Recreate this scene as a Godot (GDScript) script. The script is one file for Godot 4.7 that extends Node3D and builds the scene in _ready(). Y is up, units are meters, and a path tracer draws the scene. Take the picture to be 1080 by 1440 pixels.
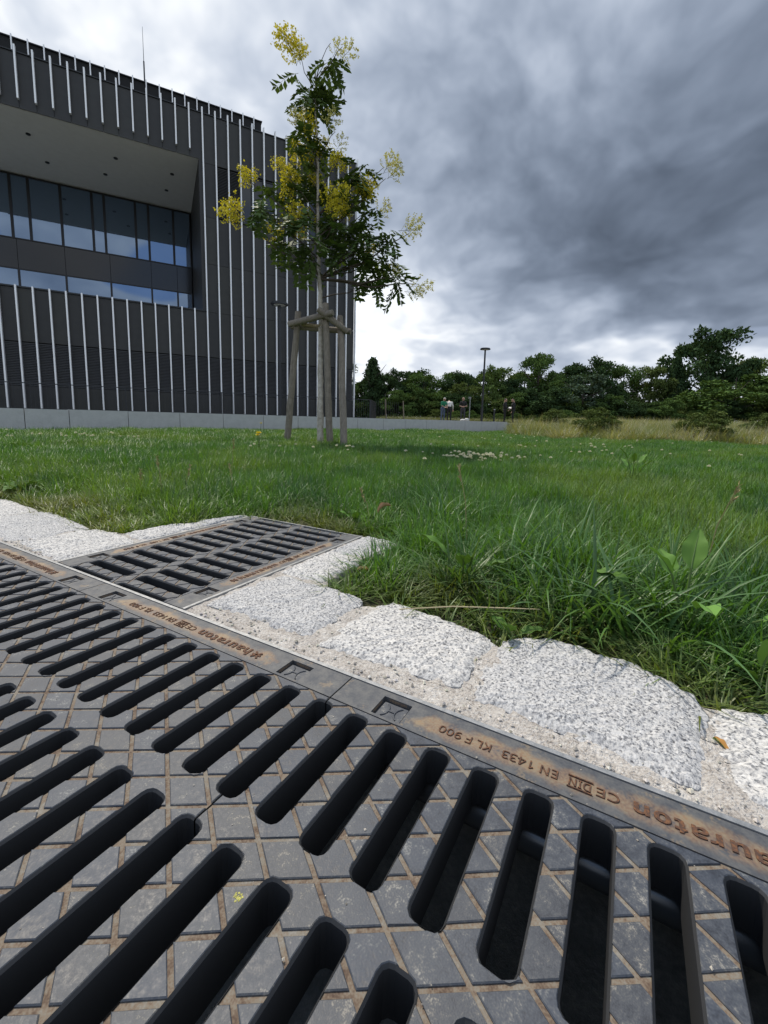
extends Node3D
# A low view over cast-iron drain grates and granite setts to a lawn, a young tree and a dark finned building.
# Metres; y = 0 is the top of the grates; +x runs along the drain to the right, -z runs away across the lawn.

class MB:
	var v := PackedVector3Array()
	var n := PackedVector3Array()
	var c := PackedColorArray()
	var uv := PackedVector2Array()
	var ix := PackedInt32Array()
	var col := Color(1, 1, 1)
	func add(p: Vector3, nn: Vector3, t := Vector2.ZERO) -> int:
		v.append(p); n.append(nn); c.append(col); uv.append(t)
		return v.size() - 1
	func face(a: int, b: int, d: int, nn: Vector3) -> void:
		if (v[b] - v[a]).cross(v[d] - v[a]).dot(nn) > 0.0:
			ix.append(a); ix.append(d); ix.append(b)
		else:
			ix.append(a); ix.append(b); ix.append(d)
	func quad(a: Vector3, b: Vector3, d: Vector3, e: Vector3, hint: Vector3) -> void:
		var nn := (b - a).cross(e - a)
		if nn.length_squared() < 1e-16: nn = (d - b).cross(e - b)
		nn = nn.normalized()
		if nn.dot(hint) < 0.0: nn = -nn
		var k := add(a, nn, Vector2(0, 0)); add(b, nn, Vector2(1, 0)); add(d, nn, Vector2(1, 1)); add(e, nn, Vector2(0, 1))
		face(k, k + 1, k + 2, nn); face(k, k + 2, k + 3, nn)
	func tri(a: Vector3, b: Vector3, d: Vector3, hint: Vector3) -> void:
		var nn := (b - a).cross(d - a).normalized()
		if nn.dot(hint) < 0.0: nn = -nn
		var k := add(a, nn, Vector2(0, 0)); add(b, nn, Vector2(1, 0)); add(d, nn, Vector2(0.5, 1))
		face(k, k + 1, k + 2, nn)
	func box(at: Vector3, s: Vector3, bas := Basis.IDENTITY) -> void:
		var x: Vector3 = bas.x * s.x * 0.5
		var y: Vector3 = bas.y * s.y * 0.5
		var z: Vector3 = bas.z * s.z * 0.5
		for q in [[x, y, z], [y, z, x], [z, x, y]]:
			for sg in [1.0, -1.0]:
				var f: Vector3 = at + q[2] * sg
				quad(f - q[0] - q[1], f + q[0] - q[1], f + q[0] + q[1], f - q[0] + q[1], q[2] * sg)
	func span(a: Vector3, b: Vector3) -> void:
		box((a + b) * 0.5, (b - a).abs())
	# rows of points, all the same length, as one smooth sheet; up = the side its front looks to
	func sheet(rows: Array, wrap := false, up := Vector3.UP, s := Vector2.ONE) -> void:
		var k := v.size()
		var w: int = rows[0].size()
		var h := rows.size()
		for j in h:
			for i in w: add(rows[j][i], Vector3.ZERO, Vector2(float(i) / maxf(1, w - 1) * s.x, float(j) / maxf(1, h - 1) * s.y))
		var first := ix.size()
		for j in h - 1:
			for i in (w if wrap else w - 1):
				var a := k + j * w + i
				var b := k + j * w + (i + 1) % w
				ix.append_array([a, b, a + w, b, b + w, a + w])
		smooth(first, k, up)
	func smooth(first: int, k: int, up: Vector3) -> void:
		var sum := Vector3.ZERO
		for t in range(first, ix.size(), 3):
			var f := (v[ix[t + 1]] - v[ix[t]]).cross(v[ix[t + 2]] - v[ix[t]])
			sum += f
			n[ix[t]] += f; n[ix[t + 1]] += f; n[ix[t + 2]] += f
		var sg := 1.0
		if up != Vector3.ZERO and sum.dot(up) < 0.0: sg = -1.0
		for i in range(k, v.size()): n[i] = n[i].normalized() * sg
		if sg > 0.0:
			for t in range(first, ix.size(), 3):
				var q := ix[t + 1]
				ix[t + 1] = ix[t + 2]; ix[t + 2] = q
	func tube(pts: Array, rad: Array, sides := 8, caps := true, wob := 0.0, sd := 1) -> void:
		var side := Vector3.RIGHT
		var k := v.size()
		var rng := RandomNumberGenerator.new(); rng.seed = sd
		for j in pts.size():
			var t: Vector3 = (pts[mini(j + 1, pts.size() - 1)] - pts[maxi(j - 1, 0)]).normalized()
			side = (side - t * side.dot(t))
			if side.length() < 0.01: side = t.cross(Vector3(0.3, 0.2, 0.9))
			side = side.normalized()
			var o := t.cross(side)
			for i in sides:
				var a := TAU * i / sides
				var d := side * cos(a) + o * sin(a)
				add(pts[j] + d * rad[j] * (1.0 + wob * rng.randf_range(-1, 1)), d, Vector2(float(i) / sides, float(j)))
		for j in pts.size() - 1:
			for i in sides:
				var a := k + j * sides + i
				var b := k + j * sides + (i + 1) % sides
				face(a, b, b + sides, n[a] + n[b]); face(a, b + sides, a + sides, n[a] + n[b])
		if caps:
			for e in [0, pts.size() - 1]:
				var t: Vector3 = (pts[1] - pts[0]) * -1.0 if e == 0 else pts[-1] - pts[-2]
				t = t.normalized()
				var m := add(pts[e], t)
				var r0 := v.size()
				for i in sides: add(v[k + e * sides + i], t)
				for i in sides: face(m, r0 + i, r0 + (i + 1) % sides, t)
	func inset(p: PackedVector2Array, d: float) -> PackedVector2Array:
		var o := PackedVector2Array()
		var m := p.size()
		for i in m:
			var e0 := (p[i] - p[(i + m - 1) % m]).normalized()
			var e1 := (p[(i + 1) % m] - p[i]).normalized()
			var a := Vector2(-e0.y, e0.x)
			var b := Vector2(-e1.y, e1.x)
			o.append(p[i] + (a + b) * d / maxf(0.45, 1.0 + a.dot(b)))
		return o
	# a plan in x and z with a bevelled top; sides down to y0
	func prism(p: PackedVector2Array, y0: float, y1: float, bev := 0.0, with_sides := true) -> void:
		if area(p) < 0.0: p.reverse()
		var top := inset(p, bev) if bev > 0.0 else p
		var tr := Geometry2D.triangulate_polygon(top)
		while tr.size() == 0 and bev > 0.00004:
			bev *= 0.5
			top = inset(p, bev)
			tr = Geometry2D.triangulate_polygon(top)
		if tr.size() == 0:
			bev = 0.0
			top = p
			tr = Geometry2D.triangulate_polygon(top)
		var k := v.size()
		for q in top: add(Vector3(q.x, y1, q.y), Vector3.UP, q)
		for i in range(0, tr.size(), 3): face(k + tr[i], k + tr[i + 1], k + tr[i + 2], Vector3.UP)
		if not with_sides: return
		for i in p.size():
			var j := (i + 1) % p.size()
			var e := (p[j] - p[i]).normalized()
			var out := Vector3(e.y, 0, -e.x)
			if bev > 0.0: quad(Vector3(p[i].x, y1 - bev, p[i].y), Vector3(p[j].x, y1 - bev, p[j].y), Vector3(top[j].x, y1, top[j].y), Vector3(top[i].x, y1, top[i].y), out + Vector3.UP)
			quad(Vector3(p[i].x, y0, p[i].y), Vector3(p[j].x, y0, p[j].y), Vector3(p[j].x, y1 - bev, p[j].y), Vector3(p[i].x, y1 - bev, p[i].y), out)
	static func area(p: PackedVector2Array) -> float:
		var s := 0.0
		for i in p.size(): s += p[i].cross(p[(i + 1) % p.size()])
		return s * 0.5
	func put(o: MB, t: Transform3D, tint := Color(1, 1, 1)) -> void:
		var k := v.size()
		var nb := t.basis.inverse().transposed()
		for i in o.v.size():
			v.append(t * o.v[i]); n.append((nb * o.n[i]).normalized()); c.append(o.c[i] * tint); uv.append(o.uv[i])
		for i in o.ix: ix.append(k + i)
	func arrays() -> Array:
		var a := []
		a.resize(Mesh.ARRAY_MAX)
		a[Mesh.ARRAY_VERTEX] = v; a[Mesh.ARRAY_NORMAL] = n; a[Mesh.ARRAY_COLOR] = c; a[Mesh.ARRAY_TEX_UV] = uv; a[Mesh.ARRAY_INDEX] = ix
		return a

var M := {}
var used := {}
var rng := RandomNumberGenerator.new()
var lump := FastNoiseLite.new()

func build(parts: Array, mats: Array) -> ArrayMesh:
	var m := ArrayMesh.new()
	for i in parts.size():
		if parts[i].v.size() == 0: continue
		m.add_surface_from_arrays(Mesh.PRIMITIVE_TRIANGLES, parts[i].arrays())
		m.surface_set_material(m.get_surface_count() - 1, mats[i])
	return m
func numbered(called: String) -> String:
	used[called] = used.get(called, 0) + 1
	return called if used[called] == 1 else "%s_%03d" % [called, used[called] - 1]
func show_mesh(called: String, mesh: Mesh, parent: Node = self) -> MeshInstance3D:
	var o := MeshInstance3D.new()
	o.name = numbered(called) if parent == self else called
	o.mesh = mesh
	parent.add_child(o, true)
	return o
func part(called: String, mb: MB, mat: Material, parent: Node = self) -> MeshInstance3D:
	return show_mesh(called, build([mb], [mat]), parent)
func thing(called: String, at: Vector3, turn := 0.0) -> Node3D:
	var o := Node3D.new()
	o.name = numbered(called)
	add_child(o)
	o.position = at
	o.rotation.y = turn
	return o
func tag(o: Node, label: String, category: String, group := "", kind := "") -> Node:
	o.set_meta("label", label)
	if category: o.set_meta("category", category)
	if group: o.set_meta("group", group)
	if kind: o.set_meta("kind", kind)
	return o
func structure(o: Node, label: String, category: String) -> Node:
	return tag(o, label, category, "", "structure")

# ---------------------------------------------------------------- materials
func lin(r: float, g: float, b: float) -> Color:
	return Color(r, g, b).linear_to_srgb()
func noise_bytes(size: int, freq: float, sd: int, octaves := 4, kind := FastNoiseLite.TYPE_SIMPLEX_SMOOTH, cell := -1) -> PackedByteArray:
	var f := FastNoiseLite.new()
	f.noise_type = kind; f.seed = sd; f.frequency = freq; f.fractal_octaves = octaves
	f.fractal_type = FastNoiseLite.FRACTAL_FBM if octaves > 1 else FastNoiseLite.FRACTAL_NONE
	if cell >= 0: f.cellular_return_type = cell
	return f.get_seamless_image(size, size).get_data()
func texture(size: int, data: PackedByteArray) -> ImageTexture:
	var im := Image.create_from_data(size, size, false, Image.FORMAT_RGB8, data)
	im.generate_mipmaps()
	return ImageTexture.create_from_image(im)
# mixes linear colours along a ramp by a weighted sum of noises
func ramp_tex(size: int, layers: Array, weights: Array, stops: Array, cols: Array, jitter := 0.0) -> ImageTexture:
	var lut := PackedByteArray()
	for i in 256:
		var t := i / 255.0
		var c: Color = cols[-1]
		for s in stops.size() - 1:
			if t <= stops[s + 1]:
				c = cols[s].lerp(cols[s + 1], clampf((t - stops[s]) / maxf(1e-4, stops[s + 1] - stops[s]), 0, 1))
				break
		c = c.linear_to_srgb()
		lut.append_array([int(c.r * 255), int(c.g * 255), int(c.b * 255)])
	var out := PackedByteArray()
	out.resize(size * size * 3)
	var r := RandomNumberGenerator.new(); r.seed = 99
	for i in size * size:
		var t := 0.0
		for k in layers.size(): t += (layers[k][i] / 255.0 - 0.5) * weights[k]
		if jitter > 0.0: t += r.randf_range(-jitter, jitter)
		var q := clampi(int((t + 0.5) * 255.0), 0, 255) * 3
		out[i * 3] = lut[q]; out[i * 3 + 1] = lut[q + 1]; out[i * 3 + 2] = lut[q + 2]
	return texture(size, out)
func grey_tex(size: int, layers: Array, weights: Array, lo := 0.0, hi := 1.0) -> ImageTexture:
	var out := PackedByteArray()
	out.resize(size * size * 3)
	for i in size * size:
		var t := 0.0
		for k in layers.size(): t += (layers[k][i] / 255.0 - 0.5) * weights[k]
		var q := int(clampf(lerpf(lo, hi, clampf(t + 0.5, 0, 1)), 0, 1) * 255.0)
		out[i * 3] = q; out[i * 3 + 1] = q; out[i * 3 + 2] = q
	return texture(size, out)
func mat(c: Color, rough: float, metal := 0.0, tex: Texture2D = null, tile := 1.0, world := true) -> StandardMaterial3D:
	var m := StandardMaterial3D.new()
	m.albedo_color = c
	m.roughness = rough
	m.metallic = metal
	if tex:
		m.albedo_texture = tex
		m.uv1_triplanar = true
		m.uv1_world_triplanar = world
		m.uv1_scale = Vector3.ONE / tile
	return m
func relief(m: StandardMaterial3D, tex: Texture2D, centimetres: float) -> StandardMaterial3D:
	m.heightmap_enabled = true
	m.heightmap_texture = tex
	m.heightmap_scale = centimetres
	return m
func leafy(back: float, rough := 0.5) -> StandardMaterial3D:
	var m := StandardMaterial3D.new()
	m.vertex_color_use_as_albedo = true
	m.roughness = rough
	m.cull_mode = BaseMaterial3D.CULL_DISABLED
	m.metallic_specular = 0.25
	m.backlight_enabled = true
	m.backlight = Color(back, back, back * 0.6)
	return m
func plain_colors(rough := 0.7) -> StandardMaterial3D:
	var m := StandardMaterial3D.new()
	m.vertex_color_use_as_albedo = true
	m.roughness = rough
	return m

func make_materials() -> void:
	var S := FastNoiseLite.TYPE_SIMPLEX_SMOOTH
	var C := FastNoiseLite.TYPE_CELLULAR
	var a := noise_bytes(512, 0.012, 1, 5)
	var b := noise_bytes(512, 0.06, 2, 4)
	var d := noise_bytes(512, 0.22, 3, 3)
	var e := noise_bytes(512, 0.14, 4, 1, C, FastNoiseLite.RETURN_CELL_VALUE)
	var e2 := noise_bytes(512, 0.24, 14, 1, C, FastNoiseLite.RETURN_CELL_VALUE)
	# cast iron: blue-black coating, scuffed and dusty
	var iron := ramp_tex(512, [a, b, d], [0.75, 0.6, 0.65], [0.0, 0.33, 0.58, 0.78, 1.0], [Color(0.021, 0.024, 0.031), Color(0.036, 0.042, 0.054), Color(0.05, 0.057, 0.069), Color(0.084, 0.086, 0.088), Color(0.22, 0.212, 0.19)], 0.06)
	var iron_rough := grey_tex(512, [b, d, a], [0.7, 0.5, 0.5], 0.45, 0.78)
	var bump := grey_tex(512, [b, d], [0.6, 0.8])
	for i in 3:
		var m := mat([Color(1, 1, 1), Color(0.93, 0.95, 0.98), Color(1.0, 0.985, 0.965)][i], 1.0, 0.0, iron, [0.17, 0.21, 0.13][i])
		m.uv1_offset = Vector3(i * 0.37, 0, i * 0.61)
		m.roughness_texture = iron_rough
		M["iron%d" % i] = relief(m, bump, 0.009)
	# the low joints between the pads hold sand and rust
	var grit := ramp_tex(512, [a, b, d], [0.8, 0.6, 0.6], [0.0, 0.3, 0.5, 0.7, 1.0], [Color(0.065, 0.04, 0.027), Color(0.12, 0.085, 0.058), Color(0.16, 0.125, 0.09), Color(0.165, 0.145, 0.115), Color(0.2, 0.185, 0.16)])
	M.grit = relief(mat(Color.WHITE, 0.9, 0.0, grit, 0.19), bump, 0.012)
	M.wet_pipe = mat(lin(0.1, 0.105, 0.11), 0.24, 0.3)
	M.iron_wall = mat(lin(0.021, 0.022, 0.024), 0.6, 0.0)
	var steel := ramp_tex(256, [noise_bytes(256, 0.03, 7, 4), noise_bytes(256, 0.2, 8, 2)], [0.8, 0.5], [0.0, 1.0], [Color(0.2, 0.21, 0.215), Color(0.42, 0.42, 0.42)])
	M.steel = mat(Color.WHITE, 0.42, 0.55, steel, 0.11)
	M.rust_letters = mat(Color.WHITE, 0.85, 0.1, ramp_tex(256, [noise_bytes(256, 0.05, 17, 4), noise_bytes(256, 0.2, 18, 2)], [0.9, 0.5], [0.0, 0.5, 1.0], [Color(0.03, 0.022, 0.02), Color(0.085, 0.04, 0.022), Color(0.2, 0.085, 0.03)]), 0.05)
	M.trough = relief(mat(Color.WHITE, 0.4, 0.0, ramp_tex(512, [a, b, d], [0.7, 0.6, 0.4], [0.0, 0.5, 1.0], [Color(0.12, 0.125, 0.12), Color(0.2, 0.205, 0.195), Color(0.32, 0.31, 0.28)]), 0.23), bump, 0.08)
	# granite: pale feldspar, smoky quartz and black mica flecks
	var g1 := noise_bytes(512, 0.075, 24, 3)
	var granite := ramp_tex(512, [e, e2, g1, d], [0.55, 0.42, 0.5, 0.3], [0.0, 0.17, 0.3, 0.42, 0.6, 1.0], [Color(0.03, 0.03, 0.035), Color(0.11, 0.115, 0.13), Color(0.3, 0.305, 0.32), Color(0.48, 0.475, 0.47), Color(0.62, 0.61, 0.59), Color(0.8, 0.79, 0.77)], 0.05)
	var rockbump := grey_tex(512, [b, d, e], [0.9, 0.5, 0.25])
	for i in 2:
		var m := relief(mat([Color(0.86, 0.86, 0.86), Color(0.91, 0.905, 0.895)][i], 0.8, 0.0, granite, [0.165, 0.2][i]), rockbump, 0.12)
		m.uv1_offset = Vector3(i * 0.3, 0.1, i * 0.7)
		M["granite%d" % i] = m
	var mort := ramp_tex(512, [e2, g1, a, d], [0.4, 0.4, 0.45, 0.35], [0.0, 0.2, 0.4, 0.7, 1.0], [Color(0.1, 0.085, 0.075), Color(0.22, 0.195, 0.17), Color(0.34, 0.312, 0.28), Color(0.44, 0.415, 0.38), Color(0.6, 0.585, 0.555)], 0.07)
	M.mortar = relief(mat(Color.WHITE, 0.95, 0.0, mort, 0.21), rockbump, 0.22)
	M.soil = relief(mat(Color.WHITE, 1.0, 0.0, ramp_tex(512, [a, b, d], [0.7, 0.6, 0.5], [0.0, 0.4, 0.7, 1.0], [Color(0.022, 0.02, 0.011), Color(0.045, 0.045, 0.02), Color(0.085, 0.078, 0.035), Color(0.16, 0.13, 0.07)]), 0.7), rockbump, 1.0)
	var conc := ramp_tex(512, [a, b, d], [0.5, 0.35, 0.22], [0.0, 0.5, 1.0], [Color(0.34, 0.34, 0.33), Color(0.43, 0.43, 0.42), Color(0.5, 0.5, 0.49)], 0.02)
	M.concrete = relief(mat(Color.WHITE, 0.85, 0.0, conc, 0.9), bump, 0.06)
	M.gravel = mat(Color.WHITE, 0.95, 0.0, ramp_tex(512, [a, e2], [0.7, 0.6], [0.0, 1.0], [Color(0.1, 0.1, 0.07), Color(0.26, 0.24, 0.19)]), 1.3)
	# building
	var panel := ramp_tex(256, [noise_bytes(256, 0.02, 31, 3), noise_bytes(256, 0.3, 32, 2)], [0.5, 0.35], [0.0, 1.0], [Color(0.034, 0.034, 0.033), Color(0.05, 0.05, 0.047)])
	for i in 3: M["panel%d" % i] = mat([Color(1, 1, 1), Color(0.93, 0.93, 0.94), Color(1, 1, 0.97)][i], 0.55, 0.2, panel, 1.4 + 0.3 * i)
	M.joint = mat(lin(0.012, 0.012, 0.012), 0.8)
	M.fin = mat(lin(0.84, 0.84, 0.83), 0.35, 0.3)
	M.blind = mat(lin(0.085, 0.085, 0.085), 0.5, 0.2)
	M.soffit = mat(Color.WHITE, 0.9, 0.0, ramp_tex(256, [noise_bytes(256, 0.02, 41, 4)], [0.5], [0.0, 1.0], [Color(0.66, 0.645, 0.62), Color(0.74, 0.725, 0.7)]), 2.0)
	M.glass = mat(lin(0.17, 0.23, 0.32), 0.03, 0.8)
	M.dark_glass = mat(lin(0.03, 0.034, 0.04), 0.07, 0.0)
	M.frame = mat(lin(0.018, 0.018, 0.02), 0.4, 0.3)
	M.spandrel = mat(lin(0.012, 0.013, 0.015), 0.12, 0.0)
	M.dark_metal = mat(lin(0.032, 0.034, 0.036), 0.45, 0.4)
	M.pale_metal = mat(lin(0.32, 0.33, 0.33), 0.5, 0.5)
	M.lens = mat(lin(0.62, 0.62, 0.6), 0.4)
	# wood and plants
	var wood := ramp_tex(512, [a, b, d], [0.6, 0.6, 0.3], [0.0, 0.5, 1.0], [Color(0.085, 0.068, 0.05), Color(0.2, 0.17, 0.13), Color(0.33, 0.295, 0.24)])
	M.wood = mat(Color.WHITE, 0.85, 0.0, wood, 1.0, false)
	M.wood.uv1_scale = Vector3(9, 1.6, 9)
	relief(M.wood, bump, 0.25)
	var bark := ramp_tex(512, [a, b, d], [0.8, 0.6, 0.3], [0.0, 0.5, 1.0], [Color(0.18, 0.155, 0.115), Color(0.4, 0.36, 0.29), Color(0.58, 0.55, 0.47)])
	M.bark = relief(mat(Color.WHITE, 0.9, 0.0, bark, 0.35), bump, 0.4)
	M.twig = mat(lin(0.06, 0.045, 0.032), 0.85)
	M.far_bark = mat(lin(0.07, 0.058, 0.045), 0.95)
	M.blade = leafy(0.9, 0.42)
	M.blade.metallic_specular = 0.45
	M.leaf = leafy(0.6, 0.62)
	M.far_leaf = leafy(0.35, 0.6)
	M.petal = leafy(0.7, 0.6)
	M.dry = leafy(0.3, 0.85)
	M.cloth = plain_colors(0.85)
	M.paint = plain_colors(0.6)
	M.pebble = plain_colors(0.8)

# ---------------------------------------------------------------- air and light
const SUN_AZ := -62.0
const SUN_EL := 56.0
func towards(az: float, el: float) -> Vector3:
	var a := deg_to_rad(az)
	var e := deg_to_rad(el)
	return Vector3(sin(a) * cos(e), sin(e), -cos(a) * cos(e))
# cloud brightness by direction: rows every 6 degrees of height from the horizon, columns every 15 degrees from -75 to +15
const CLOUD := [
	[0.60, 0.60, 0.62, 0.64, 0.64, 0.66, 0.64],
	[0.58, 0.60, 0.72, 0.80, 0.46, 0.62, 0.64],
	[0.50, 0.55, 0.80, 1.00, 0.40, 0.25, 0.20],
	[0.48, 0.50, 0.58, 0.62, 0.21, 0.125, 0.13],
	[0.50, 0.50, 0.45, 0.32, 0.175, 0.15, 0.165],
	[0.54, 0.55, 0.45, 0.33, 0.235, 0.20, 0.22],
	[0.58, 0.64, 0.48, 0.39, 0.31, 0.265, 0.27],
	[0.58, 0.60, 0.50, 0.42, 0.36, 0.32, 0.31],
]
func cloud_at(az: float, el: float) -> float:
	var x := clampf((az + 75.0) / 15.0, 0.0, 5.999)
	var y := clampf(el / 6.0, 0.0, 6.999)
	var i := int(x)
	var j := int(y)
	var fx := smoothstep(0.0, 1.0, x - i) * 0.5 + (x - i) * 0.5
	var fy := smoothstep(0.0, 1.0, y - j) * 0.5 + (y - j) * 0.5
	return lerpf(lerpf(CLOUD[j][i], CLOUD[j][i + 1], fx), lerpf(CLOUD[j + 1][i], CLOUD[j + 1][i + 1], fx), fy)
func make_sky() -> Sky:
	var w := 2048
	var h := 1024
	var px := PackedFloat32Array()
	px.resize(w * h * 3)
	var f := FastNoiseLite.new()
	f.seed = 11; f.frequency = 0.55; f.fractal_octaves = 5; f.fractal_gain = 0.52
	var wp := FastNoiseLite.new()
	wp.seed = 5; wp.frequency = 0.8; wp.fractal_octaves = 4
	var sun := towards(SUN_AZ, SUN_EL)
	for j in h / 2 + 2:
		var el := 90.0 - (j + 0.5) / h * 180.0
		var flat := 1.0 / (maxf(0.0, sin(deg_to_rad(el))) + 0.16)
		for i in w:
			var az := wrapf((i + 0.5) / w * 360.0, -180.0, 180.0)   # the picture's left edge looks along -z
			var dir := towards(az, el)
			var q := Vector3(dir.x * flat, dir.z * flat, 0.0)
			var n1 := wp.get_noise_3d(q.x * 1.3, q.y * 1.3, 3.0)
			var n2 := wp.get_noise_3d(q.x * 1.3, q.y * 1.3, 17.0)
			var det := f.get_noise_3d(q.x * 1.9 + n1 * 0.7, q.y * 1.9 + n2 * 0.7, 0.0)
			var puff := dir * 7.0 + Vector3(n1, n2, n1) * 0.9
			puff.y *= 1.5
			var bil := absf(f.get_noise_3d(puff.x, puff.y, puff.z))
			var big := f.get_noise_3d(q.x * 0.35, q.y * 0.35, 40.0)
			var inside := smoothstep(48.0, 30.0, absf(az + 30.0) - 20.0) * smoothstep(66.0, 44.0, el)
			var l := cloud_at(az + n1 * 8.0, el + n2 * 5.0 * clampf(el / 8.0 + 0.2, 0, 1))
			l = lerpf(0.5 * exp(big * 1.1), l, inside)
			var fine := wp.get_noise_3d(dir.x * 13.0 + n2, dir.y * 17.0 + n1, dir.z * 13.0)
			l *= exp(det * 0.3 + fine * 0.26 + (bil - 0.22) * 0.5)
			var ang := rad_to_deg(acos(clampf(dir.dot(sun), -1, 1)))
			l += 0.5 * exp(-pow(ang / 17.0, 2.0))
			var t := clampf((l - 0.1) / 0.6, 0.0, 1.0)
			var col := Color(0.74, 0.94, 1.3).lerp(Color(0.96, 1.0, 1.06), t) * l
			var gap := smoothstep(0.16, 0.3, det + big * 0.7) * (1.0 - inside) * smoothstep(0.0, 12.0, el)
			col = col.lerp(Color(0.2, 0.36, 0.66), gap * 0.75)
			var k := (j * w + i) * 3
			px[k] = col.r; px[k + 1] = col.g; px[k + 2] = col.b
	for k in range((h / 2 + 2) * w * 3, w * h * 3, 3):
		px[k] = 0.16; px[k + 1] = 0.17; px[k + 2] = 0.15
	var pm := PanoramaSkyMaterial.new()
	pm.panorama = ImageTexture.create_from_image(Image.create_from_data(w, h, false, Image.FORMAT_RGBF, px.to_byte_array()))
	var sky := Sky.new()
	sky.sky_material = pm
	return sky

# ---------------------------------------------------------------- drain
const GL := 0.5
const GP := GL / 12.0
const SEAM := -0.2468
const MID := -0.182
func slot_plan(k: int, side: float, grow := 0.0) -> PackedVector2Array:
	var hw := 0.0102 + grow
	var z0 := 0.0125 - grow
	var z1 := 0.1375 + grow
	var r := 0.0062 + grow
	var p := PackedVector2Array()
	for q in [[k * GP + hw - r, z1 - r, 0.0], [k * GP - hw + r, z1 - r, 90.0], [k * GP - hw + r, z0 + r, 180.0], [k * GP + hw - r, z0 + r, 270.0]]:
		for s in 4:
			var a := deg_to_rad(q[2] + s * 30.0)
			p.append(Vector2(q[0] + cos(a) * r, (q[1] + sin(a) * r) * side))
	if side < 0: p.reverse()
	return p
func up100(p: PackedVector2Array) -> PackedVector2Array:
	var o := PackedVector2Array()
	for q in p: o.append(q * 100.0)
	return o
func down100(p: PackedVector2Array) -> PackedVector2Array:
	var o := PackedVector2Array()
	for q in p:
		var t := q / 100.0
		if o.size() and o[-1].distance_to(t) < 0.0006: continue
		o.append(t)
	if o.size() > 1 and o[0].distance_to(o[-1]) < 0.0006: o.remove_at(o.size() - 1)
	return o
func rect(x0: float, z0: float, x1: float, z1: float) -> PackedVector2Array:
	return PackedVector2Array([Vector2(x0, z0), Vector2(x1, z0), Vector2(x1, z1), Vector2(x0, z1)])
func letters(text: String, height: float, from_x: float, to_x: float, z: float, parent: Node, weight := 400) -> void:
	var t := TextMesh.new()
	var sf := SystemFont.new()
	sf.font_names = PackedStringArray(["Droid Sans"])
	sf.font_weight = weight
	t.font = sf
	t.text = text
	t.font_size = 32
	t.depth = 0.0012
	t.pixel_size = 0.001
	t.curve_step = 2.0
	t.material = M.rust_letters
	var b := t.get_aabb()
	var o := show_mesh("lettering", t, parent)
	# reads towards -x, its feet towards -z
	o.transform = Transform3D(Basis(Vector3(-1, 0, 0) * ((from_x - to_x) / maxf(b.size.x, 1e-4)), Vector3(0, 0, 1) * (height / maxf(b.size.y, 1e-4)), Vector3(0, 1, 0)), Vector3(0, 0.0003, 0))
	var mid := o.transform.basis * (b.position + b.size * 0.5)
	o.position = Vector3((from_x + to_x) * 0.5, 0.0003, z) - Vector3(mid.x, 0, mid.z)
func rim_texture() -> ImageTexture:
	var w := 1024
	var h := 80
	var out := PackedByteArray()
	out.resize(w * h * 3)
	var f := FastNoiseLite.new(); f.seed = 3; f.frequency = 1.0; f.fractal_octaves = 5
	for j in h:
		var z := float(j) / h * 0.04
		for i in w:
			var x := float(i) / w * 0.5
			var n1 := f.get_noise_2d(x * 60.0, z * 60.0)
			var n2 := f.get_noise_2d(x * 300.0, z * 300.0 + 50.0)
			var n3 := f.get_noise_2d(x * 25.0 + 70.0, z * 25.0)
			var c := Color(0.045, 0.05, 0.06).lerp(Color(0.1, 0.1, 0.098), clampf(0.42 + n1 * 0.8 + n2 * 0.4, 0, 1))
			var near_x := smoothstep(0.09, 0.115, x + n3 * 0.03) * smoothstep(0.41, 0.385, x + n1 * 0.03)
			var near_z := 1.0 - smoothstep(0.006, 0.0145, absf(z - 0.0215 + n3 * 0.006) + n1 * 0.004)
			var rust := clampf(near_x * near_z * (0.62 + n3 * 0.9 + n2 * 0.5), 0, 1)
			rust = maxf(rust, smoothstep(0.33, 0.5, n3 + n2 * 0.3) * 0.5)
			c = c.lerp(Color(0.3, 0.15, 0.055).lerp(Color(0.22, 0.165, 0.1), clampf(0.5 + n2 * 1.2 + n3, 0, 1)), rust * 0.85)
			c = c.linear_to_srgb()
			var k := (j * w + i) * 3
			out[k] = int(c.r * 255); out[k + 1] = int(c.g * 255); out[k + 2] = int(c.b * 255)
	var im := Image.create_from_data(w, h, false, Image.FORMAT_RGB8, out)
	im.generate_mipmaps()
	return ImageTexture.create_from_image(im)
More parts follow.
